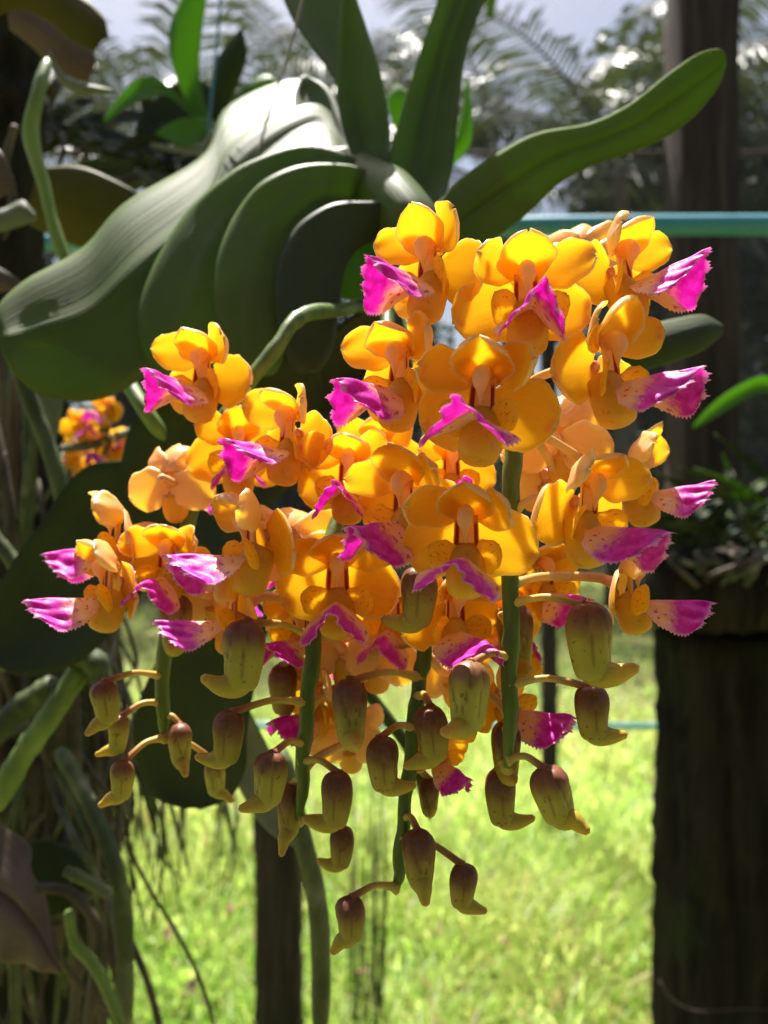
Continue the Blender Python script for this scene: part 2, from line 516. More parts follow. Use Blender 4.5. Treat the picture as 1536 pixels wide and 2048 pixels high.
def make_grass(n, d0, d1, seed, h0, h1, w0, w1, power):
    r = np.random.RandomState(seed)
    d = d0 + (d1 - d0) * r.rand(n) ** power
    x = (r.rand(n) * 2 - 1) * (0.56 * d + 0.25)
    patch = 0.8 * np.sin(x * 2.3 + d * 1.1) * np.sin(d * 1.9 - x * 1.3) + 0.7 * np.sin(x * 5.1 + 2 + np.sin(d * 3)) * np.sin(d * 4.3 + x) + .5 * np.sin(x * 13 + d * 7) * np.sin(d * 11 - x * 5)
    keep = patch + 0.9 * r.randn(n) > -1.1
    h = (h0 + (h1 - h0) * r.rand(n) ** 1.5) * (1 + 0.35 * patch)
    w = w0 + (w1 - w0) * r.rand(n) ** 2
    az = r.rand(n) * 2 * math.pi
    lean = 0.45 + 1.25 * r.rand(n)
    h = np.where(keep, h, h * .3)
    base = np.stack([x, d, ground_z(x, d) - 0.004], 1)
    dirx = np.stack([np.cos(az), np.sin(az), np.zeros(n)], 1)
    side = np.stack([-np.sin(az), np.cos(az), np.zeros(n)], 1)
    ups = np.array((0, 0, 1.0))
    p1 = base + ups * (h * 0.55)[:, None] + dirx * (h * 0.32 * lean)[:, None]
    p2 = base + ups * (h * (1.0 - 0.25 * lean))[:, None] + dirx * (h * 0.75 * lean)[:, None]
    V = np.stack([base - side * (w * .4)[:, None], base + side * (w * .4)[:, None], p1 - side * (w * .5)[:, None], p1 + side * (w * .5)[:, None], p2], 1).reshape(-1, 3)
    i = np.arange(n) * 5
    tri = np.stack([np.stack([i, i + 1, i + 3], 1), np.stack([i, i + 3, i + 2], 1), np.stack([i + 2, i + 3, i + 4], 1)], 1).reshape(-1, 3)
    tone = np.clip(0.45 + 0.33 * patch + 0.3 * r.randn(n), 0, 1)
    dead = np.clip(r.rand(n) + .12 * np.sin(x * 1.7 + 3) * np.sin(d * 2.2), 0, 1)
    pt = np.stack([np.tile(np.array([0, 0, .6, .6, 1.0]), n), np.repeat(tone, 5), np.repeat(dead, 5)], 1)
    return V, tri, pt


def tri_mesh(name, V, tri, pt, mat, smooth=True):
    me = bpy.data.meshes.new(name)
    me.vertices.add(len(V)); me.vertices.foreach_set('co', V.astype(np.float32).ravel())
    me.loops.add(tri.size); me.loops.foreach_set('vertex_index', tri.astype(np.int32).ravel())
    me.polygons.add(len(tri)); me.polygons.foreach_set('loop_start', np.arange(0, tri.size, 3, dtype=np.int32))
    me.update(calc_edges=True)
    if smooth:
        me.polygons.foreach_set('use_smooth', np.ones(len(tri), bool))
    if pt is not None:
        at = me.attributes.new('pat', 'FLOAT_VECTOR', 'POINT')
        at.data.foreach_set('vector', pt.astype(np.float32).ravel())
    me.materials.append(mat)
    me.validate()
    return me


GRASS = grass_mat()
parts = [make_grass(46000, 1.3, 5.5, 1, 0.05, 0.20, 0.004, 0.011, 1.15), make_grass(40000, 5.2, 19, 2, 0.05, 0.16, 0.006, 0.014, 1.0),
         make_grass(5000, 1.4, 6.0, 3, 0.04, 0.12, 0.012, 0.028, 1.2)]
off = 0; Vs, Ts, Ps = [], [], []
for V, t, p in parts:
    Vs.append(V); Ts.append(t + off); Ps.append(p); off += len(V)
grass = link('grass', tri_mesh('grass', np.vstack(Vs), np.vstack(Ts), np.vstack(Ps), GRASS))
tag(grass, 'bright sunlit long grass of the lawn', 'grass', None, 'stuff')

# dead leaves lying on the lawn
k = NT('dead_leaf'); FALLEN = k.finish(k.mix(k.noise(40), (0.34, 0.20, 0.13), (0.55, 0.38, 0.28)), 0.6, 0.3, (0.5, 0.3, 0.15), 0.2)
fr = random.Random(4)
for i in range(16):
    px, py = [(1180, 1480), (1290, 1490), (1120, 1470), (1240, 1440), (1300, 1560), (1080, 1560), (1240, 1600), (930, 1990), (1000, 1890), (330, 1880), (460, 1830), (1160, 1880), (720, 1960), (1300, 1500), (1210, 1470), (380, 1990)][i]
    d = CAM_Z * F / (py - 1024) * 0.97
    c = P(px, py, d); c[2] = float(ground_z(c[0], c[1])) + 0.05
    L, W = 0.035 + 0.04 * fr.random(), 0.010 + 0.008 * fr.random()
    u = np.linspace(0, 1, 7)[:, None]; v = np.linspace(-1, 1, 5)[None, :]
    G = np.stack([v * W * np.sin(np.pi * (0.06 + 0.9 * u)) ** 0.8, (u - .5) * L + 0 * v, 0.012 * v ** 2 + 0.014 * (2 * u - 1) ** 2 + 0 * v], 2)
    o = link('fallen_leaf', sheet('fallen_leaf', G, 0.0006, (FALLEN, FALLEN)), None, tuple(c))
    o.rotation_euler = (fr.uniform(-.5, .5), fr.uniform(-.5, .5), fr.uniform(0, 6))
    tag(o, 'small dry pinkish-brown leaf lying in the sunlit grass', 'leaf', 'dry leaves lying in the lawn')

# ------------------------------------------------------------------ palms and trees beyond the net
k = NT('palm_leaflet'); vec, u_, v_, e_ = k.pat()
PALM = k.finish(k.mix(v_, (0.018, 0.028, 0.012), (0.040, 0.052, 0.022)), 0.36, 0.45, (0.08, 0.11, 0.03), 0.18)
k = NT('tree_leaf'); vec, u_, v_, e_ = k.pat()
TLEAF = k.finish(k.mix(v_, (0.014, 0.022, 0.010), (0.038, 0.050, 0.020)), 0.4, 0.4, (0.08, 0.12, 0.025), 0.18)


def frond(rs, L, az, el, droop):
    n = 16
    t = np.linspace(0, 1, n)
    ang = el - droop * t ** 1.4
    step = L / (n - 1)
    hx = np.cumsum(np.cos(ang)) * step; hz = np.cumsum(np.sin(ang)) * step
    d = np.array((math.cos(az), math.sin(az), 0)); s = np.array((-math.sin(az), math.cos(az), 0))
    path = hx[:, None] * d + hz[:, None] * np.array((0, 0, 1.0))
    V, f, pt = tube_geo(path, np.linspace(0.035, 0.006, n), 5)
    V = list(V); pt = [(0, .8, 0)] * len(V); f = list(f)
    m = 44
    for sgn in (-1, 1):
        for q in range(m):
            tt = 0.12 + 0.88 * q / (m - 1)
            b = np.array([np.interp(tt, t, path[:, c]) for c in range(3)])
            a = np.interp(tt, t, ang)
            fw = d * math.cos(a) + np.array((0, 0, math.sin(a)))
            ll = L * 0.24 * math.sin(math.pi * (0.16 + 0.8 * tt)) ** 0.7 * rs.uniform(.85, 1.1)
            dr = rs.uniform(0.25, 0.8)
            dd = s * sgn * 0.75 + fw * 0.55 + np.array((0, 0, -dr * 0.45))
            dd /= np.linalg.norm(dd)
            mid = b + dd * ll * 0.5; tip = b + dd * ll * 0.9 + np.array((0, 0, -dr * ll * 0.45))
            w = 0.021 * L / 3
            wv = fw * w
            i0 = len(V)
            V += [b - wv * .5, b + wv * .5, mid - wv, mid + wv, tip]
            tone = rs.random()
            pt += [(0, tone, 0)] * 5
            f += [(i0, i0 + 1, i0 + 3, i0 + 2), (i0 + 2, i0 + 3, i0 + 4)]
    return V, f, pt


def palm(px, d, zc, seed, label, nf=15, L=3.2):
    rs = random.Random(seed)
    d, zc, L = d * 1.3, 1.35 + (zc - 1.35) * 1.3, L * 1.3
    x = d * (px - 768) / F
    t = thing('palm_tree', label, 'palm tree', (x, d, 0), 'palms beyond the net')
    path = catmull([(0, 0, -0.1), (0.1, 0, zc * .35), (0.05, 0.05, zc * .7), (0, 0, zc)], 14)
    tube('trunk', path, np.linspace(0.17, 0.11, 14), BARK, t, ns=10)
    for i in range(nf):
        az = 2 * math.pi * i / nf * 1.0 + rs.uniform(-.25, .25)
        el = rad(rs.choice([70, 50, 30, 5, 40])) + rs.uniform(-.1, .1)
        V, f, pt = frond(rs, L * rs.uniform(.85, 1.1), az, el, rs.uniform(1.2, 1.9))
        link('frond', new_mesh('frond', V, f, pt, (PALM,)), t, (0, 0, zc - 0.05))
    return t


palm(1010, 10.5, 5.6, 1, 'coconut palm straight behind the upright leaf, fronds against the sky')
palm(1240, 9.0, 5.2, 2, 'dark palm just left of the tall brown post')
palm(1560, 11.0, 6.4, 3, 'palm with feathery fronds right of the tall brown post')
palm(330, 9.5, 5.0, 4, 'palm with drooping fronds behind the broad left leaf')
palm(640, 13.0, 7.2, 5, 'tall far palm seen above the leaf crown')
palm(60, 12.0, 6.6, 6, 'palm behind the dark roots at the far left')


def tree(px, d, zb, zt, rx, seed, label, n=9500):
    rs = np.random.RandomState(seed)
    d, zt, rx = d * 1.25, 1.35 + (zt - 1.35) * 1.25, rx * 1.25
    x = d * (px - 768) / F
    t = thing('leafy_tree', label, 'tree', (x, d, 0), 'dark trees beyond the net')
    tube('trunk', catmull([(0, 0, -.1), (.1, 0, zb * .6), (0, .1, (zb + zt) / 2)], 10), np.linspace(.14, .05, 10), BARK, t, ns=8)
    for q in range(4):
        a = q * 1.6 + rs.rand()
        tube('limb', catmull([(0, 0, zb * .7), (math.cos(a) * rx * .4, math.sin(a) * rx * .4, (zb + zt) * .5), (math.cos(a) * rx * .8, math.sin(a) * rx * .8, zt * .8)], 8), np.linspace(.07, .015, 8), BARK, t, ns=6)
    nc = 60
    cl = rs.randn(nc, 3); cl /= np.linalg.norm(cl, axis=1, keepdims=True); cl *= (rs.rand(nc, 1) ** 0.4)
    cl = cl * np.array((rx, rx, (zt - zb) / 2)) + np.array((0, 0, (zt + zb) / 2))
    k_ = rs.randint(0, nc, n)
    c = cl[k_] + rs.randn(n, 3) * 0.36
    a = rs.randn(n, 3); a /= np.linalg.norm(a, axis=1, keepdims=True)
    b = np.cross(a, rs.randn(n, 3)); b /= np.linalg.norm(b, axis=1, keepdims=True)
    L = (0.11 + 0.125 * rs.rand(n))[:, None]
    V = np.stack([c - a * L, c + b * L * .45, c + a * L, c - b * L * .45], 1).reshape(-1, 3)
    i = np.arange(n) * 4
    tri = np.stack([np.stack([i, i + 1, i + 2], 1), np.stack([i, i + 2, i + 3], 1)], 1).reshape(-1, 3)
    pt = np.repeat(np.stack([np.zeros(n), np.clip(rs.rand(nc)[k_] * .6 + rs.rand(n) * .4, 0, 1), np.zeros(n)], 1), 4, 0)
    link('crown', tri_mesh('crown', V, tri, pt, TLEAF), t)


tree(1330, 12.5, 0.7, 8.6, 2.0, 11, 'dark bushy tree behind the flowers, left of the tall post')
tree(1560, 13.5, 0.6, 8.4, 2.3, 12, 'dark bushy tree at the right edge behind the tall post')
tree(700, 14.0, 0.6, 7.0, 2.0, 13, 'dark bushy tree behind the centre of the orchid')
tree(430, 13.0, 0.6, 5.4, 1.8, 14, 'dark bushy tree behind the broad left leaves')
tree(-80, 13.5, 0.5, 8.0, 1.8, 15, 'dark bushy tree at the left edge behind the roots')
tree(-300, 12.0, 0.5, 5.4, 2.2, 16, 'dark bushy tree left of the frame edge')
tree(1900, 12.5, 0.5, 5.6, 2.2, 17, 'dark bushy tree right of the frame edge')

# hedge row closing the far side of the lawn
for i in range(7):
    tree(-200 + i * 320, 16.5, 0.15, 3.2, 2.0, 40 + i, ['low hedge bush at far left', 'low hedge bush behind left roots', 'low hedge bush behind left spray', 'low hedge bush behind the centre', 'low hedge bush behind the right spray', 'low hedge bush behind the log', 'low hedge bush at far right'][i] + ' end of the lawn', 3600)

# ------------------------------------------------------------------ shade net wall with its rails
NET_D = 3.4
k = NT('shade_net')
tc = k.n('ShaderNodeTexCoord').outputs['Object']
sp = k.n('ShaderNodeSeparateXYZ'); k.l(tc, sp.inputs[0])
wx = k.math('ABSOLUTE', k.math('SINE', k.math('MULTIPLY', sp.outputs[0], math.pi / 0.009)))
wz = k.math('ABSOLUTE', k.math('SINE', k.math('MULTIPLY', sp.outputs[2], math.pi / 0.006)))
th = k.math('MAXIMUM', k.ramp(wx, 0.32, 0.20), k.math('MULTIPLY', k.ramp(wz, 0.22, 0.14), 0.8))
cov = k.math('MULTIPLY', th, 0.92)
tr = k.n('ShaderNodeBsdfTransparent')
df = k.n('ShaderNodeBsdfDiffuse'); df.inputs[0].default_value = (0.02, 0.021, 0.021, 1)
tl = k.n('ShaderNodeBsdfTranslucent'); tl.inputs[0].default_value = (0.04, 0.042, 0.045, 1)
m1 = k.n('ShaderNodeMixShader'); m1.inputs[0].default_value = 0.5
k.l(df.outputs[0], m1.inputs[1]); k.l(tl.outputs[0], m1.inputs[2])
m2 = k.n('ShaderNodeMixShader'); k.l(cov, m2.inputs[0]); k.l(tr.outputs[0], m2.inputs[1]); k.l(m1.outputs[0], m2.inputs[2])
k.l(m2.outputs[0], k.out.inputs['Surface'])
NET = k.m
nx, nz = 60, 30
X, Z = np.meshgrid(np.linspace(-4, 4, nx), np.linspace(0.46, 4.2, nz))
Y = NET_D + 0.02 * np.sin(X * 2.1) * np.sin(Z * 1.7) + 0.008 * np.sin(X * 9)
netm = new_mesh('shade_net', np.stack([X, Y, Z], 2).reshape(-1, 3), grid_faces(nz, nx), None, (NET,))
net = tag(link('shade_net', netm), 'fine grey shade net stretched behind the plants, palms seen through it', 'net')
k = NT('sky_blocking_net')  # net added out of view, cuts the sky fill from behind the camera
tc = k.n('ShaderNodeTexCoord').outputs['Object']
sp = k.n('ShaderNodeSeparateXYZ'); k.l(tc, sp.inputs[0])
wv_ = k.math('ABSOLUTE', k.math('SINE', k.math('MULTIPLY', k.math('ADD', sp.outputs[0], k.math('ADD', sp.outputs[1], sp.outputs[2])), math.pi / 0.008)))
tr = k.n('ShaderNodeBsdfTransparent'); df = k.n('ShaderNodeBsdfDiffuse'); df.inputs[0].default_value = (0.03, 0.035, 0.03, 1)
m2 = k.n('ShaderNodeMixShader'); k.l(k.ramp(wv_, 0.86, 0.76), m2.inputs[0]); k.l(tr.outputs[0], m2.inputs[1]); k.l(df.outputs[0], m2.inputs[2])
k.l(m2.outputs[0], k.out.inputs['Surface'])
ys = np.concatenate([np.linspace(-0.15, -3.4, 14), np.full(8, -3.6)]); zs = np.concatenate([2.6 + .04 * np.sin(np.arange(14)), np.linspace(2.45, .5, 8)])
xs = np.linspace(-4.5, 4.5, 24)
G = np.stack([np.repeat(xs[None], 22, 0), np.repeat(ys[:, None], 24, 1), np.repeat(zs[:, None], 24, 1)], 2)
tag(link('sky_blocking_net', new_mesh('sky_blocking_net', G.reshape(-1, 3), grid_faces(22, 24), None, (k.m,))), 'dark shade net roofing the orchid house behind and above the viewer', 'net')
tag(tube('lower_pipe', [(-4, NET_D - .03, 0.455), (0, NET_D - .03, 0.45), (4, NET_D - .03, 0.44)], 0.013, PIPE, None, ns=10, n=20),
    'thin blue-green pipe low behind the lawn at the foot of the net', 'pipe')
tag(tube('net_cable', [(-4, NET_D - .03, 2.9), (0, NET_D - .03, 2.86), (4, NET_D - .03, 2.88)], 0.010, WOOD, None, ns=8, n=20),
    'dark horizontal cable across the net beside the tall post', 'cable')
tag(tube('turquoise_pipe', [P(-900, 520, 1.30), P(60, 487, 1.2), P(768, 460, 1.05), P(1300, 450, 1.0), P(2300, 452, .95)], 0.0125, PIPE, None, ns=14, n=30),
    'turquoise plastic pipe running across behind the flowers, in front of the tall post', 'pipe')


def post(name, px0, px1, d, z0, z1, label, cat, mat=WOOD, depth=None, seed=0):
    rs = np.random.RandomState(seed)
    x0, x1 = d * (px0 - 768) / F, d * (px1 - 768) / F
    w = (x1 - x0) / 2; dp = (depth or (x1 - x0)) / 2
    n = 40
    V, f = [], []
    b = w * .08
    ring = np.array([(-w + b, -dp), (0, -dp - .002), (w - b, -dp), (w, -dp + b), (w, dp - b), (w - b, dp), (-w + b, dp), (-w, dp - b), (-w, -dp + b)])
    m = len(ring)
    jit = np.cumsum(rs.randn(n, 2) * .0012, 0)
    for i in range(n):
        zz = z0 + (z1 - z0) * i / (n - 1)
        for q in range(m):
            V.append((ring[q, 0] + jit[i, 0] + rs.randn() * .0012, ring[q, 1] + jit[i, 1] + rs.randn() * .0012, zz))
    for i in range(n - 1):
        for q in range(m):
            a, c = i * m + q, i * m + (q + 1) % m
            f.append((a, c, c + m, a + m))
    f.append(tuple(range(m))[::-1]); f.append(tuple((n - 1) * m + q for q in range(m)))
    o = link(name, new_mesh(name, V, f, None, (mat,)), None, ((x0 + x1) / 2, d, 0))
    return tag(o, label, cat)


post('wooden_post', 1338, 1448, 1.24, -0.2, 2.6, 'tall dark brown wooden post behind the turquoise pipe', 'post', seed=1)
post('wooden_post', 525, 612, 1.9, -0.2, 0.72, 'short brown wooden post standing in the lawn below the left sprays', 'post', seed=2)
post('wooden_post', 1083, 1112, 3.45, -0.2, 2.2, 'thin far brown post between the right spray and the log', 'post', depth=0.06, seed=3)

# ------------------------------------------------------------------ mossy log and the board on it
rs = np.random.RandomState(9)
d_log = 0.98
cx = d_log * (1470 - 768) / F
n, ns = 70, 56
V, f = [], []
ph = rs.rand(12) * 6.28
for i in range(n):
    z = -0.1 + (1.205 + 0.1) * i / (n - 1)
    for q in range(ns):
        a = 2 * math.pi * q / ns
        r = 0.088 * (1 + .05 * math.sin(3 * a + ph[0]) + .045 * math.sin(7 * a + z * 3 + ph[1]) + .03 * math.sin(13 * a + 4 * math.sin(z * 5) + ph[2]) + .03 * math.sin(z * 9 + ph[3] + 2 * a) + .03 * math.sin(19 * a + 3 * math.sin(z * 11) + ph[4]) + .02 * math.sin(z * 31 + 5 * a + ph[5]) + .022 * rs.randn())
        V.append((r * math.cos(a) * 1.0, r * math.sin(a) * .9, z))
for i in range(n - 1):
    for q in range(ns):
        a, c = i * ns + q, i * ns + (q + 1) % ns
        f.append((a, c, c + ns, a + ns))
f.append(tuple((n - 1) * ns + q for q in range(ns)))
tag(link('tree_log', new_mesh('tree_log', V, f, None, (LOGM,)), None, (cx, d_log, 0)), 'thick dark mossy log standing upright at the lower right', 'log')

bd = 0.93
bx0, bx1 = bd * (1255 - 768) / F, bd * (1850 - 768) / F
zt, zb_ = 1.35 - bd * (1105 - 1024) / F, 1.35 - bd * (1235 - 1024) / F
G1 = []
nb = 40
V, f = [], []
sec = np.array([(-.10, zb_), (-.104, (zt + zb_) / 2), (-.098, zt), (0, zt + .004), (.1, zt), (.1, zb_)])
for i in range(nb):
    x = bx0 + (bx1 - bx0) * i / (nb - 1)
    for (yy, zz) in sec:
        V.append((x + rs.randn() * .002, bd + yy + rs.randn() * .003, zz + rs.randn() * .003))
m = len(sec)
for i in range(nb - 1):
    for q in range(m):
        a, c = i * m + q, i * m + (q + 1) % m
        f.append((a, a + m, c + m, c))
f.append(tuple(range(m))); f.append(tuple((nb - 1) * m + q for q in range(m))[::-1])
tag(link('wooden_beam', new_mesh('wooden_beam', V, f, None, (LOGM,)), None), 'dark rotting wooden beam lying across the log top under the strap-leaved plant', 'beam')

# ------------------------------------------------------------------ leaf builder
def leaf(name, A, B, parent, mats=LEAF, bulge=0.004, thick=0.0010, nu=40, nv=15, fold=0.0, origin=(0, 0, 0), label=None, ruffle=0.0):
    """A strap leaf between two edge lines (points px, py, distance)."""
    a = catmull(PS(A), nu); b = catmull(PS(B), nu)
    v = np.linspace(0, 1, nv)
    G = a[:, None] * (1 - v)[None, :, None] + b[:, None] * v[None, :, None]
    du = np.gradient(G, axis=0); dv = np.gradient(G, axis=1)
    nrm = np.cross(dv, du); nrm /= np.maximum(np.linalg.norm(nrm, axis=2, keepdims=True), 1e-9)
    wid = np.linalg.norm(a - b, axis=1); wn_ = wid / max(wid.max(), 1e-6)
    vv = 2 * v - 1
    shape = (1 - vv ** 2)[None, :] * bulge * wn_[:, None] - fold * np.exp(-(vv / .10) ** 2)[None, :] * wn_[:, None]
    if ruffle:
        t = np.linspace(0, 1, nu)[:, None]
        shape = shape + ruffle * (vv ** 2)[None, :] * np.sin(t * 17 + 2 * vv[None, :]) * wn_[:, None]
    G = G + nrm * shape[..., None]
    u = np.repeat(np.linspace(0, 1, nu)[:, None], nv, 1)
    w = np.repeat(vv[None], nu, 0)
    pat = np.stack([u, w, np.abs(w)], 2)
    me = sheet(name, G - np.asarray(origin), thick, mats, pat)
    o = link(name, me, parent)
    if label: o['label'] = label
    return o


# ------------------------------------------------------------------ the main orchid plant
O = P(770, 400, .31)
plant = thing('orchid_plant', 'large orchid plant with broad arching green strap leaves above the flower sprays', 'orchid', O)
tube('stem', [P(600, 330, .36) - O, P(700, 350, .335) - O, P(770, 400, .31) - O, P(830, 470, .295) - O, P(860, 560, .29) - O], np.array([.006, .011, .013, .012, .005]), LEAF[1], plant, n=20, ns=12)
kw = dict(parent=plant, origin=O)
leaf('leaf', [(690, 335, .345), (640, 200, .40), (590, 158, .40), (455, 212, .375), (405, 310, .345), (250, 405, .32), (165, 495, .305), (50, 560, .29), (-8, 620, .28), (-4, 690, .275)],
     [(705, 365, .325), (660, 345, .325), (600, 400, .32), (500, 500, .31), (420, 600, .30), (340, 710, .29), (215, 795, .285), (95, 795, .28), (30, 750, .275), (4, 705, .275)], bulge=-.006, fold=.004, nu=56, **kw, label='longest broad leaf, sunlit at its hump, reaching the left edge')
leaf('leaf', [(720, 320, .316), (610, 290, .308), (500, 322, .304), (440, 360, .302), (380, 415, .302), (340, 470, .298), (300, 545, .292), (278, 620, .287), (283, 700, .283), (330, 765, .28)],
     [(760, 370, .32), (690, 370, .312), (620, 400, .306), (560, 450, .30), (520, 520, .294), (490, 600, .289), (480, 690, .285), (450, 750, .282), (400, 785, .281), (345, 775, .28)], bulge=-.0025, fold=.0012, **kw)
leaf('leaf', [(750, 345, .306), (690, 328, .301), (600, 330, .296), (525, 362, .292), (480, 412, .292), (450, 468, .288), (432, 530, .284), (430, 610, .28), (450, 690, .277), (490, 740, .275)],
     [(770, 395, .312), (720, 400, .306), (660, 430, .30), (620, 480, .294), (595, 540, .288), (580, 600, .284), (575, 660, .28), (565, 720, .277), (545, 750, .276), (500, 752, .275)], bulge=-.002, fold=.001, **kw)
leaf('leaf', [(790, 400, .296), (740, 402, .290), (675, 404, .285), (625, 426, .283), (585, 462, .282), (556, 530, .28), (550, 600, .276), (562, 690, .273), (590, 740, .272)],
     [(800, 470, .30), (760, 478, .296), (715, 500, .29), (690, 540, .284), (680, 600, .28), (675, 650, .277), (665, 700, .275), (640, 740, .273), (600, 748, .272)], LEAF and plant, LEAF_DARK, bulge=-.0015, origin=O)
leaf('leaf', [(545, -60, .36), (585, 40, .352), (655, 140, .345), (705, 240, .335), (740, 340, .32)], [(680, -80, .365), (690, 40, .357), (705, 140, .348), (730, 240, .336), (765, 345, .32)], bulge=.004, **kw)
leaf('leaf', [(688, -40, .34), (676, 60, .335), (672, 150, .33), (678, 225, .325), (697, 295, .32), (730, 355, .315), (760, 400, .31)],
     [(700, -42, .338), (735, 60, .327), (762, 150, .318), (778, 240, .312), (778, 310, .308), (774, 360, .307), (772, 405, .308)], bulge=.007, **kw, label='upright leaf turning its pale rounded back to the viewer')
leaf('leaf', [(602, 152, .37), (588, 195, .362), (600, 250, .352), (640, 300, .342), (700, 340, .33)], [(612, 150, .372), (655, 175, .364), (685, 235, .352), (708, 285, .342), (735, 330, .33)], bulge=.004, **kw, label='short dark leaf at the foot of the upright leaves')
leaf('leaf', [(905, -80, .335), (858, 50, .328), (822, 160, .322), (795, 250, .315), (772, 335, .308), (770, 420, .30), (790, 490, .295)],
     [(1010, -80, .345), (950, 50, .335), (928, 130, .328), (917, 220, .32), (906, 330, .312), (885, 405, .304), (850, 480, .298)], bulge=.006, fold=.003, **kw, label='upright dark green leaf leaving the top edge right of centre')
leaf('leaf', [(850, 430, .295), (930, 350, .295), (1020, 290, .293), (1085, 262, .292), (1180, 245, .289), (1262, 205, .285), (1332, 150, .282), (1390, 110, .28), (1432, 97, .279), (1450, 104, .279)],
     [(870, 560, .290), (960, 500, .290), (1050, 432, .290), (1115, 370, .290), (1185, 332, .287), (1272, 302, .284), (1332, 275, .282), (1390, 232, .281), (1436, 175, .28), (1453, 130, .28)], bulge=.0015, fold=.0012, nu=50, **kw, label='long wavy leaf reaching up to the right across the post')
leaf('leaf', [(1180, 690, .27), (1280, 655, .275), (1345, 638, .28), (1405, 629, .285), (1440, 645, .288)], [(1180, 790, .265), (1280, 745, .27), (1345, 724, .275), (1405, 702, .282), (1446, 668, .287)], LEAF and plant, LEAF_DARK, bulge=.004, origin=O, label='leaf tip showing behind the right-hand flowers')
leaf('leaf', [(620, 480, .33), (690, 470, .325), (760, 490, .315), (800, 540, .30)], [(600, 560, .32), (660, 590, .315), (730, 605, .31), (790, 610, .30)], LEAF and plant, LEAF_FRESH, bulge=.004, origin=O)
# leaves below and behind the sprays
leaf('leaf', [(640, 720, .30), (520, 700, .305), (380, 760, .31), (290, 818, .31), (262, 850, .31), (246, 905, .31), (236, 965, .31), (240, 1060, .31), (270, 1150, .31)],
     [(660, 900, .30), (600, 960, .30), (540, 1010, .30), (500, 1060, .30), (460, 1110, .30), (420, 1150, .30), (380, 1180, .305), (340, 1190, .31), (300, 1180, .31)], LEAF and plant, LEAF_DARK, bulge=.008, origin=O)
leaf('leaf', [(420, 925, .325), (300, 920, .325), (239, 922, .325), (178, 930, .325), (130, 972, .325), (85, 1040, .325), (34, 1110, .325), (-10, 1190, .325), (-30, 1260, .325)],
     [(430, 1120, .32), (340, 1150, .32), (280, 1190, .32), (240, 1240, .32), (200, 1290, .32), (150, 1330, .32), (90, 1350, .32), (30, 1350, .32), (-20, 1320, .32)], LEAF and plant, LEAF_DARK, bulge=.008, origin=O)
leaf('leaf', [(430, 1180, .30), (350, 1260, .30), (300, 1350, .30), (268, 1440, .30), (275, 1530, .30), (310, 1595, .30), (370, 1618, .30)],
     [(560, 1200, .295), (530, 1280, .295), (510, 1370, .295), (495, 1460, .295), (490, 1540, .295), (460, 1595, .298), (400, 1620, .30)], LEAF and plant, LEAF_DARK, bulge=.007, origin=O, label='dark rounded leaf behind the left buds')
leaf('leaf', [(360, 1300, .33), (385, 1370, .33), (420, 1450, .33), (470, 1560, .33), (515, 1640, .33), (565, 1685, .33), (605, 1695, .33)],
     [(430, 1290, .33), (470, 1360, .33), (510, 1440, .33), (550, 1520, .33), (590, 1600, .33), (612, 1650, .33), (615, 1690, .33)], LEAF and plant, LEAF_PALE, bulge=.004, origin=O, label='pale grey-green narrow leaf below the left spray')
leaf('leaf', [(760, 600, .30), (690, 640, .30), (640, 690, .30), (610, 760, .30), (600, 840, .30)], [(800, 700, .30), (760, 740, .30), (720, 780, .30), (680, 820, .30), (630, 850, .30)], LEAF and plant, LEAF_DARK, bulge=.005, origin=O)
# thick aerial roots of the plant
for i, (pts, w, m) in enumerate([
        ([(560, 1500, .30), (600, 1660, .30), (632, 1790, .30), (642, 1920, .30), (640, 2100, .30)], .0037, ROOT),
        ([(600, 1200, .29), (700, 1340, .30), (770, 1430, .30), (830, 1520, .30), (860, 1640, .30)], .0024, LEAF_DARK[0]),
        ([(200, 690, .31), (245, 750, .31), (290, 820, .30), (330, 880, .30)], .0030, ROOT_GREEN)]):
    tube('aerial_root', PS(pts) - O, w, m, plant, n=26, ns=10, knobbly=.03, seed=i)

# ------------------------------------------------------------------ flowers
MM = 0.001


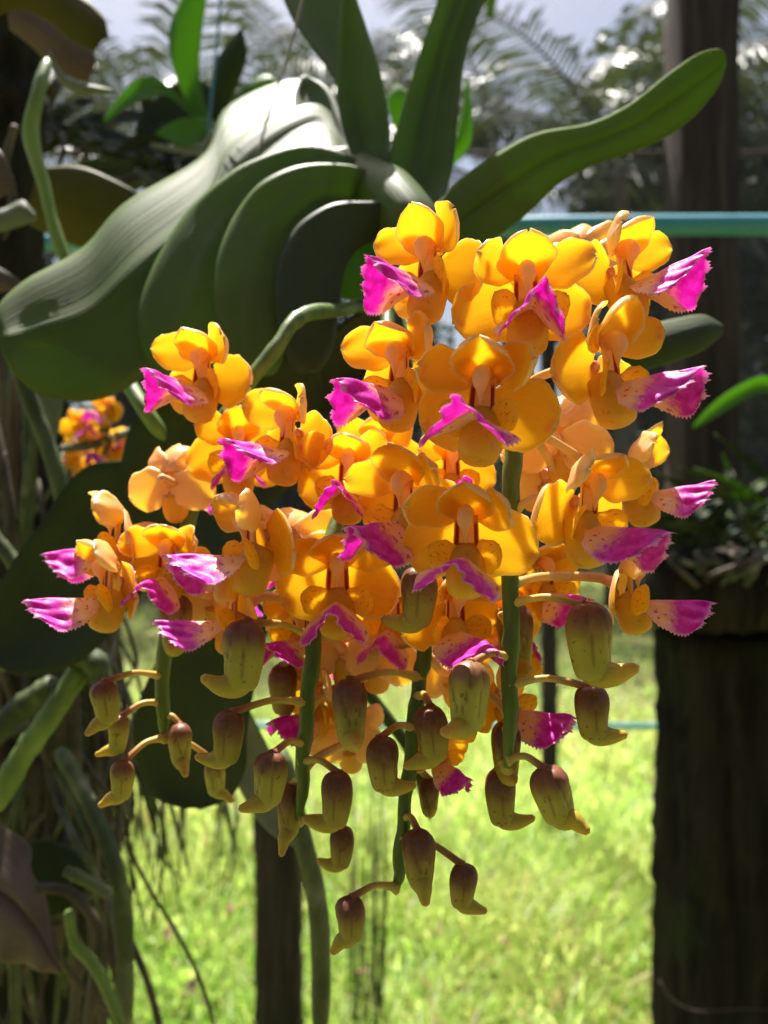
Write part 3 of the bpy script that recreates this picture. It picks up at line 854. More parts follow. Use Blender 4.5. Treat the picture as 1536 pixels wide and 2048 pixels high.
def petal_grid(L, W, us, ws, th0, bend, cup, rng, nu=15, nv=13, ruffle=0.25, pw=1.3, twist=0.0):
    u = np.linspace(0, 1, nu)
    th = np.radians(th0 + bend * u ** pw)
    ds = L / (nu - 1)
    tm = (th[1:] + th[:-1]) / 2
    y = np.concatenate([[0], np.cumsum(-np.sin(tm) * ds)])
    z = np.concatenate([[0], np.cumsum(np.cos(tm) * ds)])
    n = np.stack([0 * th, -np.cos(th), -np.sin(th)], 1)
    w = W * prof(us, ws, u)
    v = np.linspace(-1, 1, nv)
    G = np.zeros((nu, nv, 3))
    tw = twist * u[:, None]
    pw_ = [rng.uniform(0, 6.28) for _ in range(4)]
    am = 0.07 if ruffle > 0.1 else 0.0
    side = np.where(v[None] < 0, 1 + am * np.sin(u[:, None] * 6 + pw_[0]) + .5 * am * np.sin(u[:, None] * 15 + pw_[1]), 1 + am * np.sin(u[:, None] * 6 + pw_[2]) + .5 * am * np.sin(u[:, None] * 15 + pw_[3]))
    G[..., 0] = w[:, None] * v[None] * (1 - 0.10 * v[None] ** 2) * side
    G[..., 1] = y[:, None]; G[..., 2] = z[:, None]
    ph = [rng.uniform(0, 6.28) for _ in range(4)]
    edge = np.maximum(np.abs(v)[None] ** 3, (u ** 4)[:, None])
    bumpy = ruffle * edge * (np.sin(v[None] * 5 + u[:, None] * 6 + ph[0]) + .6 * np.sin(u[:, None] * 11 + ph[1] + v[None] * 3))
    off = cup * w[:, None] * (v[None] ** 2) + tw * w[:, None] * v[None] + bumpy - (.22 if am else 0) * np.exp(-(v[None] / .22) ** 2) * np.sin(math.pi * u[:, None]) + (2.2 * am) * np.sin(v[None] * 6.5 + pw_[0]) * u[:, None] * (1 - u[:, None] * .5)
    G += n[:, None, :] * off[..., None]
    # finely crimped margin
    j = np.array([(rng.random() - .5) for _ in range(nu * 2 + nv)]) * 0.30
    G[:, 0, 0] += j[:nu] * np.linspace(.1, 1, nu); G[:, -1, 0] += j[nu:2 * nu] * np.linspace(.1, 1, nu)
    G[-1, :, 2] += j[2 * nu:] * .6
    uu = np.repeat(u[:, None], nv, 1); vv = np.repeat(v[None], nu, 0)
    pat = np.stack([uu, vv, np.maximum(np.abs(vv), np.clip((uu - .5) * 2, 0, 1))], 2)
    return G, pat


def rot_y(G, deg):
    a = rad(deg); c, s = math.cos(a), math.sin(a)
    R = G.copy()
    R[..., 0] = G[..., 0] * c + G[..., 2] * s
    R[..., 2] = -G[..., 0] * s + G[..., 2] * c
    return R


def rot_z(G, deg):
    a = rad(deg); c, s = math.cos(a), math.sin(a)
    R = G.copy()
    R[..., 0] = G[..., 0] * c - G[..., 1] * s
    R[..., 1] = G[..., 0] * s + G[..., 1] * c
    return R


def rot_x(G, deg):
    a = rad(deg); c, s = math.cos(a), math.sin(a)
    R = G.copy()
    R[..., 1] = G[..., 1] * c - G[..., 2] * s
    R[..., 2] = G[..., 1] * s + G[..., 2] * c
    return R


U8 = [0, .12, .3, .5, .7, .86, .95, 1]
W_DORSAL = [.38, .62, .92, 1.0, .95, .72, .44, .10]
W_PETAL = [.32, .56, .86, 1.0, .98, .78, .50, .12]
W_DISC = [.34, .66, .95, 1.0, .93, .70, .44, .09]


def lip_grid(rng, spread):
    nu, nv = 26, 57
    u = np.linspace(0, 1, nu)[:, None]; v = np.linspace(-1, 1, nv)[None]
    L = rng.uniform(17, 19.5)
    asym = rng.uniform(-.25, .25); tipcut = rng.uniform(-.08, .08)
    a = np.abs(v); ab = (np.sqrt(v ** 2 + .012) - math.sqrt(.012)) / (math.sqrt(1.012) - math.sqrt(.012))
    h = prof([0, .14, .32, .55, .8, 1], [5.2, 8.4, 9.8, 10.2, 10.0, 8.2], u[:, 0])[:, None]
    # the lobe's end is cut obliquely: the lower corners stay back, the base corners too
    s = L * (u - (0.20 + tipcut * np.sign(v)) * a ** 1.2 * u ** 1.5 + 0.16 * a ** 1.6 * (1 - u) ** 2 - .10 * a ** 4 * u ** 3)

    phi = np.radians(prof([0, .3, .6, 1], [min(75, 52 * spread ** .5), 40 * spread, 31 * spread, 28 * spread], u[:, 0]))[:, None] * (1 + asym * np.sign(v)) + np.radians(8) * a * u
    x = np.sign(v) * h * a * np.sin(phi)
    z = -h * ab * np.cos(phi)
    y = -s + 0 * v
    ph = [rng.uniform(0, 6) for _ in range(4)]
    ridge = 0.30 * u ** 1.5 * np.sin(v * 19 + 2.4 * np.sin(u * 4 + ph[0] + v * 2)) + .75 * u * a * np.sin(u * 7 + v * 5 + ph[1]) + .45 * u * np.sin(u * 13 + v * 9 + ph[2]) * np.sin(v * 6 + ph[3])
    x = x + np.sign(v) * ridge * .9
    z = z + ridge * .5 * (1 - a)
    # sag and kink towards the tip
    kk = rng.uniform(-.5, 1.2)
    z = z - kk * u ** 2 * 1.2
    G = np.stack([x, y, z], 2)
    teeth = np.array([((k % 2) * 1.0 - .3) * rng.uniform(.25, .85) + .5 * math.sin(k * .55 + ph[0]) + .3 * math.sin(k * 1.3 + ph[1]) for k in range(nv)])
    G[-1, :, 1] -= teeth
    G[-1, :, 2] -= teeth * .2
    for j, sg in ((0, -1), (nv - 1, 1)):
        te = np.array([((k % 2) * 1.0 - .3) * rng.uniform(.3, .8) * min(1, k / 8) for k in range(nu)])
        G[:, j, 2] -= te
        G[:, j, 0] += sg * te * .35
    uu = np.repeat(u, nv, 1); vv = np.repeat(v, nu, 0)
    pat = np.stack([uu, vv, np.maximum(np.abs(vv) * (uu > .2), uu)], 2)
    return G, pat


FL_COUNT = 0


def closest(path, p):
    i = int(np.argmin(np.linalg.norm(path - p, axis=1)))
    return i


def flower(spray, path, r_stem, px, py, d, yaw, pitch=0, roll=0, s=1.0, lip=None, openness=1.0, label=None):
    global FL_COUNT
    FL_COUNT += 1
    rng = random.Random(1000 + FL_COUNT * 7)
    q = MM * s
    c = P(px, py, d)
    M = Matrix.Rotation(rad(yaw), 4, 'Z') @ Matrix.Rotation(rad(pitch), 4, 'X') @ Matrix.Rotation(rad(roll), 4, 'Y')
    # column with hooded anther cap and beak = the body of the flower
    pth = catmull([(0, .8, 4.6), (0, -1.4, 5.4), (0, -2.8, 4.9), (0, -3.2, 3.7), (0, -3.0, 2.3), (0, -3.0, 1.0), (0, -3.2, -.6)], 22)
    rr_ = prof([0, .2, .4, .55, .7, .85, 1], [1.5, 1.7, 1.75, 1.5, .85, .48, .10], np.linspace(0, 1, 22))
    V, f, pt = tube_geo(pth, rr_, 12)
    V[:, 0] *= 0.95
    fl = link('flower', new_mesh('flower', V * q, f, pt, (ANTHER,)), spray)
    so = np.array(spray.location)
    fl.location = tuple(c - so)
    fl.rotation_euler = M.to_euler()
    if label: fl['label'] = label

    def sub(name, G, pat, mats, th=0.45):
        return link(name, sheet(name, G * q, th * q, mats, pat), fl)
    op = openness
    # throat plate below the column
    G, pt = petal_grid(11.5, 3.5, [0, .3, .7, 1], [.74, .80, .84, .5], 14, -18, 0.30, rng, 14, 19, 0.0)
    sub('throat', rot_y(G, 180) + np.array((0, -0.1, 4.6)), pt, (THROAT, PETAL[1]))
    # dorsal sepal, hooded
    G, pt = petal_grid(rng.uniform(12.2, 13.4), rng.uniform(6.3, 7.0), U8, W_DORSAL, 20 + 30 * (1 - op), rng.uniform(40, 86), rng.uniform(.26, .56), rng, ruffle=.3, twist=rng.uniform(-.14, .14))
    G[-1, 5:8, 2] += np.array([.05, .25, .05]); G[-1, 5:8, 1] -= np.array([.1, .3, .1])
    sub('dorsal_sepal', rot_y(G, rng.uniform(-6, 6)) + np.array((0, 1.8, 3.4)), pt, PETAL)
    for sg in (-1, 1):
        G, pt = petal_grid(rng.uniform(12.4, 13.6), rng.uniform(4.7, 5.3), U8, W_PETAL, 16 + 35 * (1 - op), rng.uniform(22, 74), rng.uniform(.05, .36), rng, ruffle=.5, twist=rng.uniform(-.3, .3))
        sub('petal', rot_y(G, sg * rng.uniform(72, 84)) + np.array((sg * 1.2, 0.9, 5.2)), pt, PETAL)
        G, pt = petal_grid(rng.uniform(13.6, 14.6), rng.uniform(7.2, 7.8), U8, W_DISC, -8 + 35 * (1 - op), rng.uniform(10, 42), rng.uniform(.06, .30), rng, 17, 15, ruffle=.4, twist=rng.uniform(-.12, .12))
        sub('lateral_sepal', rot_y(G, sg * rng.uniform(106, 114)) + np.array((sg * 0.6, 2.0, 0.4)), pt, PETAL)
        G, pt = petal_grid(8.2, 3.7, U8, W_DISC, 10, 18, .18, rng, 11, 9, ruffle=.15)
        sub('side_lobe', rot_z(rot_y(G, sg * rng.uniform(48, 58)), -sg * 22) + np.array((sg * 2.3, -1.2, -5.4)), pt, (SIDE, SIDE), .35)
    # mid lobe of the lip
    G, pt = lip_grid(rng, lip if lip else rng.uniform(1.05, 1.55))
    G = rot_x(G, -rng.uniform(4, 13)) if True else G
    sub('lip', G + np.array((0, -2.6, -3.9)), pt, (LIP, LIP), .3)
    # nectar pouch
    pth = catmull([(0, .6, -2.6), (0, -1.0, -4.8), (0, -2.6, -7.4), (0, -3.6, -9.6), (0, -4.2, -11.2), (0, -4.5, -12.0)], 16)
    V, f, pt = tube_geo(pth, prof([0, .25, .5, .75, .92, 1], [3.2, 3.9, 4.1, 3.4, 1.8, .4], np.linspace(0, 1, 16)), 14)
    link('pouch', new_mesh('pouch', V * q, f, pt, (POUCH,)), fl)
    # pedicel back to the stem
    R3 = np.array(M.to_3x3())
    i = closest(path, c + np.array((0, 0, -0.0005)))
    a_w = path[i]
    b_l = (R3.T @ (a_w - c)) / MM
    st = np.array((0, 2.0 * s, 0.0))
    mid1 = st + np.array((0, 5.0, 1.0)); mid2 = b_l * .6 + st * .4 + np.array((0, 3, 1.5))
    pp = catmull([st, mid1, mid2, b_l], 16)
    V, f, pt = tube_geo(pp * MM, np.interp(np.linspace(0, 1, 16), [0, .2, .8, .93, 1], [1.7, 1.2, .95, 1.25, 1.9]) * MM, 9)
    link('pedicel', new_mesh('pedicel', V, f, pt, (PEDICEL,)), fl)
    return fl


BUD_COUNT = 0


def bud(spray, path, px, py, d, h, yaw, tilt=0, lean=0, spur_up=8, wr=0.60, mat=None, spur_len=0.36, side_view=0):
    """h = body height in mm; yaw turns the spur (0 = towards the viewer, 90 = right); lean swings the body in the picture."""
    global BUD_COUNT
    BUD_COUNT += 1
    rng = random.Random(5000 + BUD_COUNT)
    c = P(px, py, d)
    h *= .95; w = h * wr / 2 * .88
    n, ns = 24, 28
    t = np.linspace(0, 1, n)
    rad_t = prof([0, .04, .10, .2, .34, .55, .75, .9, .97, 1], [.16, .56, .80, .96, 1.0, .93, .84, .74, .55, .10], t)
    V, pt = [], []
    for i in range(n):
        z = h * (.5 - t[i])
        yo = -0.10 * h * max(0, t[i] - .45) ** 1.2          # bows towards the spur
        for q in range(ns):
            a = 2 * math.pi * q / ns
            r = w * rad_t[i]
            fa = math.atan2(math.sin(a), math.cos(a))          # 0 = +x
            # seams between the folded sepals: one arch on each flank and one line down the spur side
            g = 0.0
            for sc, wd in ((1.0, .13),):
                seam = -math.pi / 2
                dd = abs((a - seam + math.pi) % (2 * math.pi) - math.pi)
                arch = 0.25 + 1.15 * max(0.0, .62 - t[i])
                a2 = 1.30 + .9 * max(0.0, .5 - t[i])
                g += .11 * math.exp(-((dd - a2) / .10) ** 2) * (1 if t[i] < .72 else math.exp(-((t[i] - .72) / .1) ** 2)) * min(1, t[i] * 12)
                g += .13 * math.exp(-((dd - arch) / wd) ** 2) * (1 if t[i] < .60 else math.exp(-((t[i] - .6) / .12) ** 2))
            r *= (1 - g) / (abs(math.cos(a)) ** 3 + abs(math.sin(a)) ** 3) ** (1 / 3) * (1 + .025 * math.sin(3 * a + BUD_COUNT) * math.sin(5 * t[i] + BUD_COUNT))
            V.append((r * math.cos(a) * 1.0, r * math.sin(a) * 1.08 + yo, z))
            pt.append((t[i], a, min(1, g * 9)))
    f = []
    for i in range(n - 1):
        for q in range(ns):
            a, b = i * ns + q, i * ns + (q + 1) % ns
            f.append((a, a + ns, b + ns, b))
    f.append(tuple(range(ns))); f.append(tuple((n - 1) * ns + q for q in range(ns))[::-1])
    m = mat if mat is not None else rng.choice(BUDS)
    M = Matrix.Rotation(rad(lean), 4, 'Y') @ Matrix.Rotation(rad(yaw), 4, 'Z') @ Matrix.Rotation(rad(tilt), 4, 'X')
    b = link('bud', new_mesh('bud', np.array(V) * MM, f, pt, (m,)), spray)
    so = np.array(spray.location)
    b.location = tuple(c - so)
    b.rotation_euler = M.to_euler()
    # spur: flares out of the base and tapers to a blunt tip
    L = h * spur_len
    e = rad(spur_up)
    st = np.array((0, -.02 * h, -.30 * h))
    dr = np.array((0, -math.cos(e), math.sin(e)))
    pth = catmull([st, st + np.array((0, -.10, -.08)) * h, st + np.array((0, -.24, -.10)) * h + dr * L * .1, st + np.array((0, -.24, -.10)) * h + dr * L * .55, st + np.array((0, -.24, -.10)) * h + dr * L * (.98) + np.array((0, 0, .02)) * h], 18)
    rr_ = prof([0, .2, .4, .6, .85, .95, 1], [.74, .74, .64, .48, .31, .24, .06], np.linspace(0, 1, 18)) * w
    V, f, pt = tube_geo(pth, rr_, 12)
    link('spur', new_mesh('spur', V * MM, f, pt, (SPUR,)), b)
    R3 = np.array(M.to_3x3())
    top = c + R3 @ (np.array((0, 0, h * .42)) * MM)
    # attach a little above, like a bud stalk that rises to the stem and hangs over
    i = closest(path, top + np.array((0, 0, 0.0015)))
    b_l = (R3.T @ (path[i] - c)) / MM
    st = np.array((0, .05 * h, h * .44))
    mid = st * .45 + b_l * .55 + R3.T @ np.array((0, 0, 1.6))
    pp = catmull([st, st + (b_l - st) * .22 + R3.T @ np.array((0, 0, .9)), mid, b_l], 14)
    V, f, pt = tube_geo(pp * MM, np.interp(np.linspace(0, 1, 14), [0, .15, .80, .93, 1], [w * .40, .85, .75, 1.1, 1.8]) * MM, 9)
    link('pedicel', new_mesh('pedicel', V, f, pt, (BSTALK,)), b)
    return b


def spray(label, pts, r, name='flower_spray'):
    path = catmull(PS(pts), 70)
    root = thing(name, label, 'flower spray', path[0], 'orchid flower sprays hanging from the plant')
    rs = np.random.RandomState(len(label))
    path = path + np.stack([np.sin(np.arange(70) * .9) * .00030, np.zeros(70), np.zeros(70)], 1) * np.linspace(0, 1, 70)[:, None]
    rr_ = r * np.interp(np.linspace(0, 1, 70), [0, .5, .93, 1], [1.05, 1.0, .78, .35]) * (1 + .025 * rs.randn(70)) * (1 + .12 * (np.arange(70) % 7 == 3) + .05 * (np.arange(70) % 7 == 4))
    V, f, pt = tube_geo(path - path[0], rr_, 12)
    link('stem', new_mesh('stem', V, f, pt, (STEM,)), root)
    return root, catmull(path, 300)


A, pA = spray('front right spray of orange and magenta flowers with its thick stem bare below', [(800, 450, .297), (880, 560, .272), (985, 640, .232), (1035, 690, .198), (1046, 735, .184), (1032, 850, .179), (1024, 950, .176), (1022, 1150, .173), (1020, 1350, .171), (1018, 1535, .171)], .0022)
B, pB = spray('middle spray whose stem tip hangs lowest with three small buds', [(790, 440, .298), (810, 600, .268), (850, 800, .225), (862, 1000, .206), (850, 1280, .190), (836, 1380, .187), (817, 1550, .185), (801, 1700, .184), (795, 1785, .184)], .00185)
C, pC = spray('left of centre spray in front of the short lawn post', [(780, 430, .300), (775, 640, .268), (775, 820, .232), (705, 980, .212), (648, 1120, .200), (626, 1300, .190), (609, 1480, .187), (601, 1640, .187)], .0021)
D, pD = spray('slightly blurred left spray on an arching green stalk', [(800, 500, .30), (755, 590, .296), (690, 618, .28), (625, 625, .252), (587, 645, .242), (545, 705, .236), (452, 830, .229), (405, 960, .225), (375, 1050, .221), (336, 1230, .216), (325, 1400, .213), (330, 1475, .213)], .0023)

FLOWERS = [
    # spray, px, py, d, yaw, pitch, roll, s
    (A, pA, 865, 540, .172, -44, 0, -6, 1.0), (A, pA, 1050, 597, .164, 0, 0, 0, 1.03, 1.0), (A, pA, 1237, 545, .178, 42, 0, 4, 1.0), (A, pA, 1165, 520, .215, 165, 0, 0, .95),
    (A, pA, 808, 750, .174, -42, 2, -4, 1.03), (A, pA, 968, 805, .157, -20, 4, 2, 1.03, 1.5), (A, pA, 1208, 735, .167, 42, 2, 3, 1.06), (A, pA, 1165, 1010, .164, 36, 10, 4, 1.03),
    (A, pA, 1265, 955, .196, 68, 4, 0, .98), (A, pA, 935, 1075, .157, -14, 8, 0, .96, 1.45), (A, pA, 1250, 1170, .185, 72, 5, 0, .92), (A, pA, 1085, 1160, .200, 25, 0, 0, .85),
    (A, pA, 1120, 880, .202, 155, -5, 0, .95), (A, pA, 1010, 1390, .188, 52, 0, 0, .85), (A, pA, 1080, 950, .21, 200, 0, 0, .8),
    (B, pB, 815, 1005, .172, -34, 6, -2, 1.0), (B, pB, 905, 1225, .183, 22, 8, 0, .95), (B, pB, 880, 1495, .188, 30, 10, 0, .62), (B, pB, 750, 1310, .205, 170, 0, 0, .85), (B, pB, 905, 1340, .205, 150, 0, 0, .85),
    (C, pC, 700, 952, .188, -8, 2, 0, .93), (C, pC, 585, 870, .192, -46, 2, -3, 1.0), (C, pC, 676, 1165, .186, 0, 5, 0, 1.04, 1.15), (C, pC, 515, 1075, .181, -62, 8, -6, 1.05), (C, pC, 480, 1210, .192, -75, 8, 0, .98),
    (C, pC, 580, 1100, .206, 185, 0, 0, 1.0), (C, pC, 640, 1395, .206, -42, 5, 0, .85), (C, pC, 690, 1300, .203, 160, 20, 0, .75), (C, pC, 700, 1480, .206, 175, 0, 0, .75),
    (C, pC, 605, 1250, .206, -25, 5, 0, .85), (B, pB, 785, 1225, .200, -12, 8, 0, .9), (A, pA, 1000, 1240, .202, 15, 6, 0, .85), (D, pD, 430, 1190, .214, 160, 0, 0, .85),
    (C, pC, 765, 905, .214, -15, 4, 0, .9), (A, pA, 900, 940, .200, 10, 5, 0, .85),
    (D, pD, 412, 752, .207, -27, 0, -4, 1.03), (D, pD, 478, 905, .213, 8, 0, 0, 1.0), (D, pD, 345, 965, .218, 170, 0, 0, .9), (D, pD, 245, 1065, .214, -74, 6, -5, 1.0), (D, pD, 228, 1165, .202, -58, 6, -5, 1.0), (D, pD, 338, 1125, .207, -6, 8, 0, .93),
]
for fl in FLOWERS:
    flower(fl[0], fl[1], .002, *fl[2:])

B0, B1, B2 = BUDS
for args, kwb in [
        ((A, pA, 1178, 1283, .163, 17.2, 70), dict(mat=B0, spur_up=18, wr=.60)),
        ((A, pA, 938, 1393, .162, 15.4, -38), dict(mat=B2, spur_up=5, wr=.58, spur_len=.42)),
        ((A, pA, 1183, 1425, .169, 12.6, 78), dict(mat=B1, spur_up=6, wr=.64)),
        ((A, pA, 1105, 1590, .168, 13.2, 55), dict(mat=B0, spur_up=-42, wr=.66, lean=-12)),
        ((A, pA, 1012, 1500, .179, 13.5, 5), dict(mat=B1, wr=.56)),
        ((A, pA, 1000, 1595, .180, 13.6, 78), dict(mat=B1, spur_up=14, wr=.56)),
        ((A, pA, 1030, 1275, .186, 17.0, 10), dict(mat=B1, wr=.56)),
        ((A, pA, 838, 1195, .174, 14.5, -82), dict(mat=B1, spur_up=10, wr=.60)),
        ((B, pB, 700, 1422, .171, 14.6, 12), dict(mat=B1, wr=.60)),
        ((B, pB, 765, 1528, .174, 12.8, 80), dict(mat=B1, spur_up=8, wr=.60)),
        ((B, pB, 865, 1468, .171, 13.0, -78), dict(mat=B1, spur_up=-8, wr=.60, lean=-10)),
        ((B, pB, 838, 1715, .177, 12.8, 14), dict(mat=B1, spur_up=-60, wr=.66)),
        ((B, pB, 925, 1772, .178, 10.6, 76), dict(mat=B1, spur_up=-4, wr=.64, lean=8)),
        ((B, pB, 702, 1838, .179, 10.8, -70), dict(mat=B1, spur_up=-42, wr=.66, lean=-6)),
        ((B, pB, 858, 1590, .189, 8.5, 0), dict(mat=B1, wr=.7)),
        ((C, pC, 488, 1312, .173, 16.6, -68), dict(mat=B0, spur_up=24, wr=.60)),
        ((C, pC, 457, 1475, .178, 12.8, -84), dict(mat=B1, spur_up=10, wr=.60)),
        ((C, pC, 540, 1558, .175, 12.6, -58), dict(mat=B0, spur_up=-8, wr=.62)),
        ((C, pC, 580, 1620, .190, 13.5, -15), dict(mat=B1, spur_up=-60, wr=.5)),
        ((C, pC, 674, 1600, .180, 13.6, -84), dict(mat=B1, spur_up=14, wr=.58)),
        ((C, pC, 684, 1695, .187, 10.5, -84), dict(mat=B1, spur_up=20, wr=.60)),
        ((C, pC, 566, 1378, .203, 14.0, 170), dict(mat=B1, wr=.58)),
        ((D, pD, 212, 1405, .199, 11.8, -58), dict(mat=B0, spur_up=-30, wr=.62, lean=-12)),
        ((D, pD, 238, 1468, .206, 10.5, -75), dict(mat=B2, spur_up=-18, wr=.55)),
        ((D, pD, 360, 1488, .211, 11.8, 30), dict(mat=B0, spur_up=-45, wr=.6)),
        ((D, pD, 245, 1560, .204, 11.0, -62), dict(mat=B0, spur_up=-28, wr=.6)),
        ((D, pD, 430, 1555, .222, 11.0, 70), dict(mat=B2, spur_up=-35, wr=.55)),
        ((D, pD, 352, 1245, .207, 15.5, 6), dict(mat=B0, wr=.62)),
]:
    bud(*args, **kwb)

# a second, far spray seen through the gap at the left
E, pE = spray('small far blurred orange spray seen through the gap left of the upper left flower', [(250, 700, .46), (230, 760, .46), (215, 850, .45), (205, 960, .45)], .0020)
for a in [(218, 820, .45, -30), (160, 850, .45, 40), (245, 890, .46, 10), (215, 900, .45, -20), (150, 905, .46, -60), (185, 945, .46, 30)]:
    flower(E, pE, .002, a[0], a[1], a[2], a[3], 0, 0, .8)

# ------------------------------------------------------------------ hanging things
tag(tube('hanging_wire', PS([(512, 318, .33), (540, 220, .34), (590, 60, .345), (640, -160, .35)]), .0006, WIRE, None, ns=6, n=14), 'thin hanging wire crossing the sunlit leaf hump', 'wire')
tag(tube('blue_string', PS([(416, 270, .6), (424, 180, .6), (434, 90, .6), (446, -60, .6)]), .0011, STRING, None, ns=6, n=14), 'faint blue string hanging left of the leaf hump', 'string')

# ------------------------------------------------------------------ orchid with hanging roots at the left edge
O2 = P(60, 520, .42)
lp = thing('hanging_orchid', 'old orchid at the left edge with a curtain of hanging green and brown roots', 'orchid', O2)
kw = dict(parent=lp, origin=O2)
roots = [
    ([(95, 120, .41), (76, 190, .40), (62, 270, .40), (88, 370, .40), (112, 470, .40), (150, 560, .40), (210, 640, .40)], np.array([.0022, .0034, .0040, .0030, .0033, .0030, .002]), ROOT_GREEN),
    ([(25, 700, .40), (60, 800, .40), (95, 890, .40), (122, 980, .40), (130, 1080, .41)], .0042, ROOT),
    ([(-60, 1318, .36), (40, 1315, .36), (140, 1306, .36)], .0055, ROOT),
    ([(120, 1300, .365), (185, 1322, .365), (205, 1380, .365), (225, 1440, .365)], .0058, ROOT),
    ([(165, 1335, .37), (95, 1440, .36), (40, 1520, .36), (-20, 1630, .36)], .0052, ROOT_GREEN),
    ([(-40, 1490, .38), (50, 1410, .38), (120, 1365, .38)], .0060, ROOT),
    ([(-30, 1050, .38), (40, 1140, .38), (100, 1215, .38), (140, 1290, .38)], .0036, ROOT),
    ([(120, 1500, .40), (185, 1620, .38), (232, 1740, .37), (250, 1880, .37), (248, 2120, .37)], .0042, ROOT),
    ([(130, 1740, .36), (180, 1765, .36), (226, 1792, .36)], .0028, ROOT),
    ([(138, 1820, .36), (150, 1885, .36), (200, 1950, .36), (262, 2100, .36)], .0026, ROOT_GREEN),
    ([(70, 1775, .37), (140, 1785, .37), (192, 1850, .37), (192, 1930, .37), (165, 2120, .37)], .0026, ROOT_BROWN),
    ([(30, 250, .45), (10, 330, .45), (25, 400, .45), (8, 480, .45)], .0024, ROOT_BROWN),
    ([(150, 1380, .42), (150, 1550, .42), (120, 1700, .42), (118, 1900, .42)], .0030, ROOT_BROWN),
    ([(225, 1480, .44), (250, 1620, .44), (262, 1700, .44), (300, 1780, .44), (350, 1860, .44), (400, 1960, .44), (440, 2090, .44)], .0011, ROOT_BROWN),
    ([(215, 1800, .46), (260, 1880, .46), (300, 1980, .46), (330, 2100, .46)], .0021, ROOT_BROWN),
]
for i, (pts, w, m) in enumerate(roots):
    tube('root', PS(pts) - O2, w, m, lp, n=34, ns=10, knobbly=.09, seed=i)
rr = random.Random(8)
for i in range(78):
    x = rr.uniform(-60, 225); d = rr.uniform(.42, .62); y0 = rr.uniform(560, 1300) if x < 100 else rr.uniform(1000, 1350); y1 = rr.uniform(1700, 2200)
    if i % 3 == 0: y1 = rr.uniform(1200, 1700)
    m = 5
    pts = [(x + rr.uniform(-30, 30) + 14 * j * rr.uniform(-.6, 1), y0 + (y1 - y0) * j / (m - 1), d + rr.uniform(-.01, .01)) for j in range(m)]
    tube('root', PS(pts) - O2, rr.uniform(.0012, .0040), rr.choice([ROOT, ROOT_BROWN, ROOT_BROWN, ROOT]), lp, n=22, ns=7, knobbly=.06, seed=i)
for i in range(90):      # thin wiry roots
    x = rr.uniform(-40, 240); d = rr.uniform(.41, .52); y0 = rr.uniform(900, 1750); L = rr.uniform(180, 620)
    pts = [(x, y0, d)]; dx = rr.uniform(-40, 40)
    for j in range(5):
        dx += rr.uniform(-45, 45)
        pts.append((pts[-1][0] + dx * .8, pts[-1][1] + L / 5 * rr.uniform(.7, 1.2), d + rr.uniform(-.015, .015)))
    if max(p[0] for p in pts) > 300: continue
    tube('root', PS(pts) - O2, rr.uniform(.0006, .0017), rr.choice([ROOT, ROOT_BROWN, ROOT_BROWN, ROOT_SILVER]), lp, n=24, ns=6, knobbly=.10, seed=100 + i)
for i in range(22):       # fine drooping rootlets over the lawn
    x = rr.uniform(215, 470); d = rr.uniform(.6, .9); y0 = rr.uniform(1480, 1620)
    pts = [(x - 60, y0 - 90, d), (x - 20, y0, d), (x + rr.uniform(-25, 25), y0 + rr.uniform(60, 150), d), (x + rr.uniform(-45, 35), y0 + rr.uniform(160, 290), d)]
    tube('rootlet', PS(pts) - O2, np.array([.0020, .0022, .0016, .0005]), ROOT, lp, n=14, ns=5)
# its leaves
leaf('leaf', [(-60, -60, .40), (60, -60, .40), (150, -20, .40), (205, 30, .40), (218, 75, .40)], [(-60, 60, .40), (30, 20, .40), (90, 40, .40), (140, 80, .40), (190, 105, .40)], lp, LEAF_OLIVE, bulge=.006, origin=O2, label='yellowing olive leaf in the top left corner')
leaf('leaf', [(20, -30, .43), (90, 20, .43), (150, 60, .43), (190, 110, .43), (185, 150, .43)], [(20, 60, .43), (60, 90, .43), (90, 120, .43), (130, 150, .43), (175, 165, .43)], lp, LEAF_DEAD, bulge=.004, origin=O2)
leaf('leaf', [(100, 100, .42), (130, 150, .42), (170, 165, .42), (225, 178, .42)], [(95, 120, .42), (125, 170, .42), (175, 190, .42), (222, 186, .42)], lp, LEAF_PALE, bulge=.002, origin=O2)
leaf('leaf', [(80, 335, .43), (150, 330, .43), (210, 350, .43), (280, 390, .43), (330, 450, .43)], [(60, 450, .44), (120, 480, .44), (180, 500, .44), (250, 510, .44), (310, 500, .44)], lp, LEAF_OLIVE, bulge=.006, origin=O2)
leaf('leaf', [(-40, 430, .41), (10, 415, .41), (45, 400, .41), (70, 425, .41)], [(-40, 475, .41), (10, 462, .41), (50, 450, .41), (75, 440, .41)], lp, LEAF_PALE, bulge=.003, origin=O2)
leaf('leaf', [(-40, 520, .37), (0, 535, .37), (40, 560, .37), (70, 580, .37)], [(-40, 590, .37), (0, 585, .37), (40, 578, .37), (72, 588, .37)], lp, LEAF_DEAD, bulge=.003, origin=O2)
leaf('leaf', [(-30, 300, .40), (0, 300, .40), (20, 340, .40), (34, 372, .40)], [(-30, 400, .40), (-5, 398, .40), (10, 390, .40), (30, 380, .40)], lp, LEAF_DEAD, bulge=.003, origin=O2)
leaf('leaf', [(85, 770, .42), (105, 790, .42), (125, 800, .42), (118, 860, .42), (100, 910, .42)], [(80, 800, .42), (90, 830, .42), (95, 860, .42), (96, 890, .42), (94, 915, .42)], lp, LEAF_PALE, bulge=.002, origin=O2)
leaf('leaf', [(120, 890, .45), (180, 880, .45), (240, 862, .45), (285, 845, .45)], [(125, 905, .45), (185, 900, .45), (240, 882, .45), (285, 855, .45)], lp, LEAF_PALE, bulge=.002, origin=O2)
